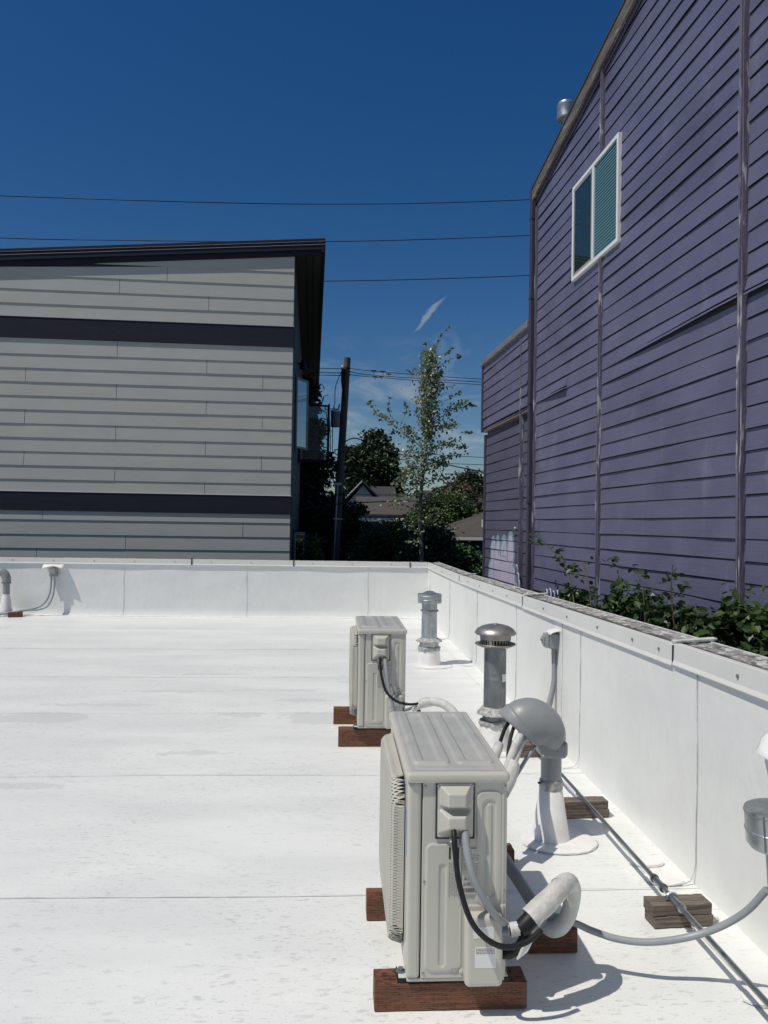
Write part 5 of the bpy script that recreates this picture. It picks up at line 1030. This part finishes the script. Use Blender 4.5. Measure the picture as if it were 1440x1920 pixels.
# ------------------------------------------------------------------ utility pole and wires
po = Vector((-.20, 25.0, GZ)); up = empty('utility_pole', po); tag(up, 'leaning dark wooden utility pole with white topped transformer right of the grey building', 'utility pole')
b = MB(); b.tube([(.0, 0, 0), (.145, 0, 3.6), (.385, 0, 8.66)], [.15, .135, .105], 16); b.build('pole', 'polewood', up, smooth=40)
b = MB(); b.lathe([(.0, 0), (.15, 0), (.155, .03), (.155, .45), (.15, .48)], n=20); tf = b.build('transformer', 'greycap', up, loc=(.03, -.10, 6.40), smooth=40)
b = MB(); b.lathe([(.165, .48), (.165, .53), (.08, .56), (0, .56)], n=20); b.build('lid', 'white', tf, smooth=40)
b = MB(); b.tube([(-.05, -.05, .54), (-.05, -.05, .70)], [.03, .015], 8); b.tube([(.09, -.02, .54), (.12, -.02, .74)], [.03, .02], 8); b.build('bushing', 'greycap', tf)
b = MB(); b.tube([(.255, -.16, 8.28), (.255, -.14, 7.9), (.30, -.10, 7.25)], [.06, .07, .03], 8); b.box(.19, .42, -.15, -.10, 8.10, 8.17); b.build('cutout', 'black', up)
b = MB(); b.lathe([(.035, 0), (.04, .06), (.02, .09), (0, .09)], n=10); b.build('insulator', 'white', up, loc=(.22, -.16, 8.28))
b = MB(); b.tube([(-.03, -.17, 0), (.085, -.165, 3.3), (.13, -.15, 4.6)], .035, 10); b.build('riser', 'galv', up, smooth=40)
b = MB(); b.box(-.0, .26, -.22, -.12, 4.52, 4.60); b.build('bracket', 'white', up)
b = MB(); b.box(.02, .30, -.20, -.12, 3.42, 3.46); b.build('bracket', 'galv', up)
b = MB()
for pts in [[(-.28, -.1, 6.92), (-.22, -.12, 6.4), (-.20, -.12, 5.6), (-.12, -.14, 5.15), (.10, -.15, 5.02)], [(-.18, -.1, 6.9), (-.14, -.12, 6.3), (-.12, -.12, 5.6), (-.20, -.12, 5.2), (-.05, -.1, 4.7)], [(-.08, -.1, 6.9), (-.05, -.12, 6.0), (-.05, -.12, 5.2), (.02, -.12, 4.5)], [(.23, -.16, 8.25), (.02, -.15, 7.7), (.0, -.12, 7.1)], [(-.3, -.1, 6.95), (-.1, -.1, 6.98), (.1, -.1, 6.98)], [(.12, -.15, 5.0), (-.18, -.2, 4.75), (-.25, -.2, 4.3)]]: b.tube(pts, .013, 6, 5)
b.build('service_loop', 'wire', up)
def wire(label, pts, r, group, sub_=8):
    o = Vector(pts[0]); b = MB(); b.tube([tuple(Vector(p) - o) for p in pts], r, 6, sub_); q = b.build('power_line', 'wire', None, loc=o, smooth=60); tag(q, label, 'wire', group); return q
def sag(a, b_, s, n=7): return [tuple(Vector(a).lerp(Vector(b_), t) - Vector((0, 0, s * 4 * t * (1 - t)))) for t in np.linspace(0, 1, n)]
GW = 'long wires crossing the sky between the buildings'
wire('uppermost thin wire crossing the open sky, clear above both roofs', [(-16, 24, 11.45)] + [(-10.448, 24, 11.394), (-3.22, 24, 11.455), (1.4, 24, 11.62), (5.968, 24, 11.937), (12, 24, 12.5)], .014, GW)
wire('middle thin sky wire just touching the top corner of the grey roof', [(-16, 24, 10.15), (-10.419, 24, 10.107), (-7.241, 24, 10.159), (-.568, 24, 10.356), (5.982, 24, 10.80), (12, 24, 11.4)], .014, GW)
wire('lowest of the long sky wires, crossing well below the grey roof corner', [(-16, 24, 8.9), (-8, 24, 8.9), (-.548, 24, 9.122), (5.998, 24, 9.53), (12, 24, 10.1)], .014, GW)
GP = 'wires fixed to the utility pole'
wire('upper wire passing the pole top with insulated splices hanging on it', [(-9, 25, 6.7), (-.489, 25, 6.60), (.079, 24.86, 6.629), (1.031, 25, 6.551), (4.702, 25, 6.385), (10, 25, 6.3)], .011, GP)
wire('second wire at the pole top, close under the upper one', [(-9, 25.2, 6.55), (-.487, 25.2, 6.50), (.081, 24.9, 6.535), (1.0, 25.2, 6.46), (4.702, 25.2, 6.325), (10, 25.2, 6.2)], .011, GP)
wire('third wire below the pole top running right behind the slender tree', [(-9, 25, 6.4), (-.487, 25, 6.38), (.082, 24.88, 6.415), (1.0, 25, 6.36), (4.704, 25, 6.20), (10, 25, 6.1)], .011, GP)
sp = MB()
for (x, z) in [(.95, 6.58), (1.25, 6.56), (1.45, 6.48), (1.2, 6.40), (1.0, 6.38)]: sp.tube([(x - .95, 0, z - 6.5), (x - .78, 0, z - 6.5)], .028, 6); sp.tube([(x - .87, 0, z - 6.5), (x - .85, 0, z - 6.62)], .012, 5)
tag(sp.build('cable_splice', 'greycap', None, loc=(.95, 25, 6.5)), 'pale splice sleeves clipped on the wires right of the pole top', 'cable splice')
wire('thick service cable from mid pole drooping right behind the slender tree', [(.13, 24.86, 4.22), (.375, 25, 4.35), (.62, 25, 4.33), (.95, 25, 4.17), (1.7, 25, 3.92), (2.9, 25, 3.70), (4.74, 25, 3.36), (9, 25, 3.0)], .019, GP)
wire('faint wire from mid pole running level to the purple building', [(.1, 24.86, 4.05), (1.2, 25, 4.02), (2.809, 25, 3.90), (4.736, 25, 3.82), (9, 25, 3.7)], .010, GP)
wire('lower faint wire just under the level one', [(.1, 24.86, 3.95), (1.0, 25, 3.80), (2.9, 25, 3.63), (4.738, 25, 3.58), (9, 25, 3.5)], .010, GP)
wire('dark cable low on the pole crossing in front of the brown roofs', [(-9, 24.7, 1.6), (-1.303, 24.7, 2.02), (.03, 24.78, 2.23), (1.1, 24.8, 2.30), (2.571, 24.8, 2.36), (4.74, 24.8, 2.33), (9, 24.8, 2.3)], .017, GP)
wire('thin low cable above the dark one on the pole', [(-9, 24.75, 2.4), (-.627, 24.75, 2.50), (.05, 24.8, 2.56), (1.1, 24.8, 2.53), (2.9, 24.8, 2.55), (4.74, 24.8, 2.56), (9, 24.8, 2.5)], .010, GP)
for o in list(bpy.data.objects):
    if o.type == 'MESH' and o.data.users > 0: o.data.validate() if False else None
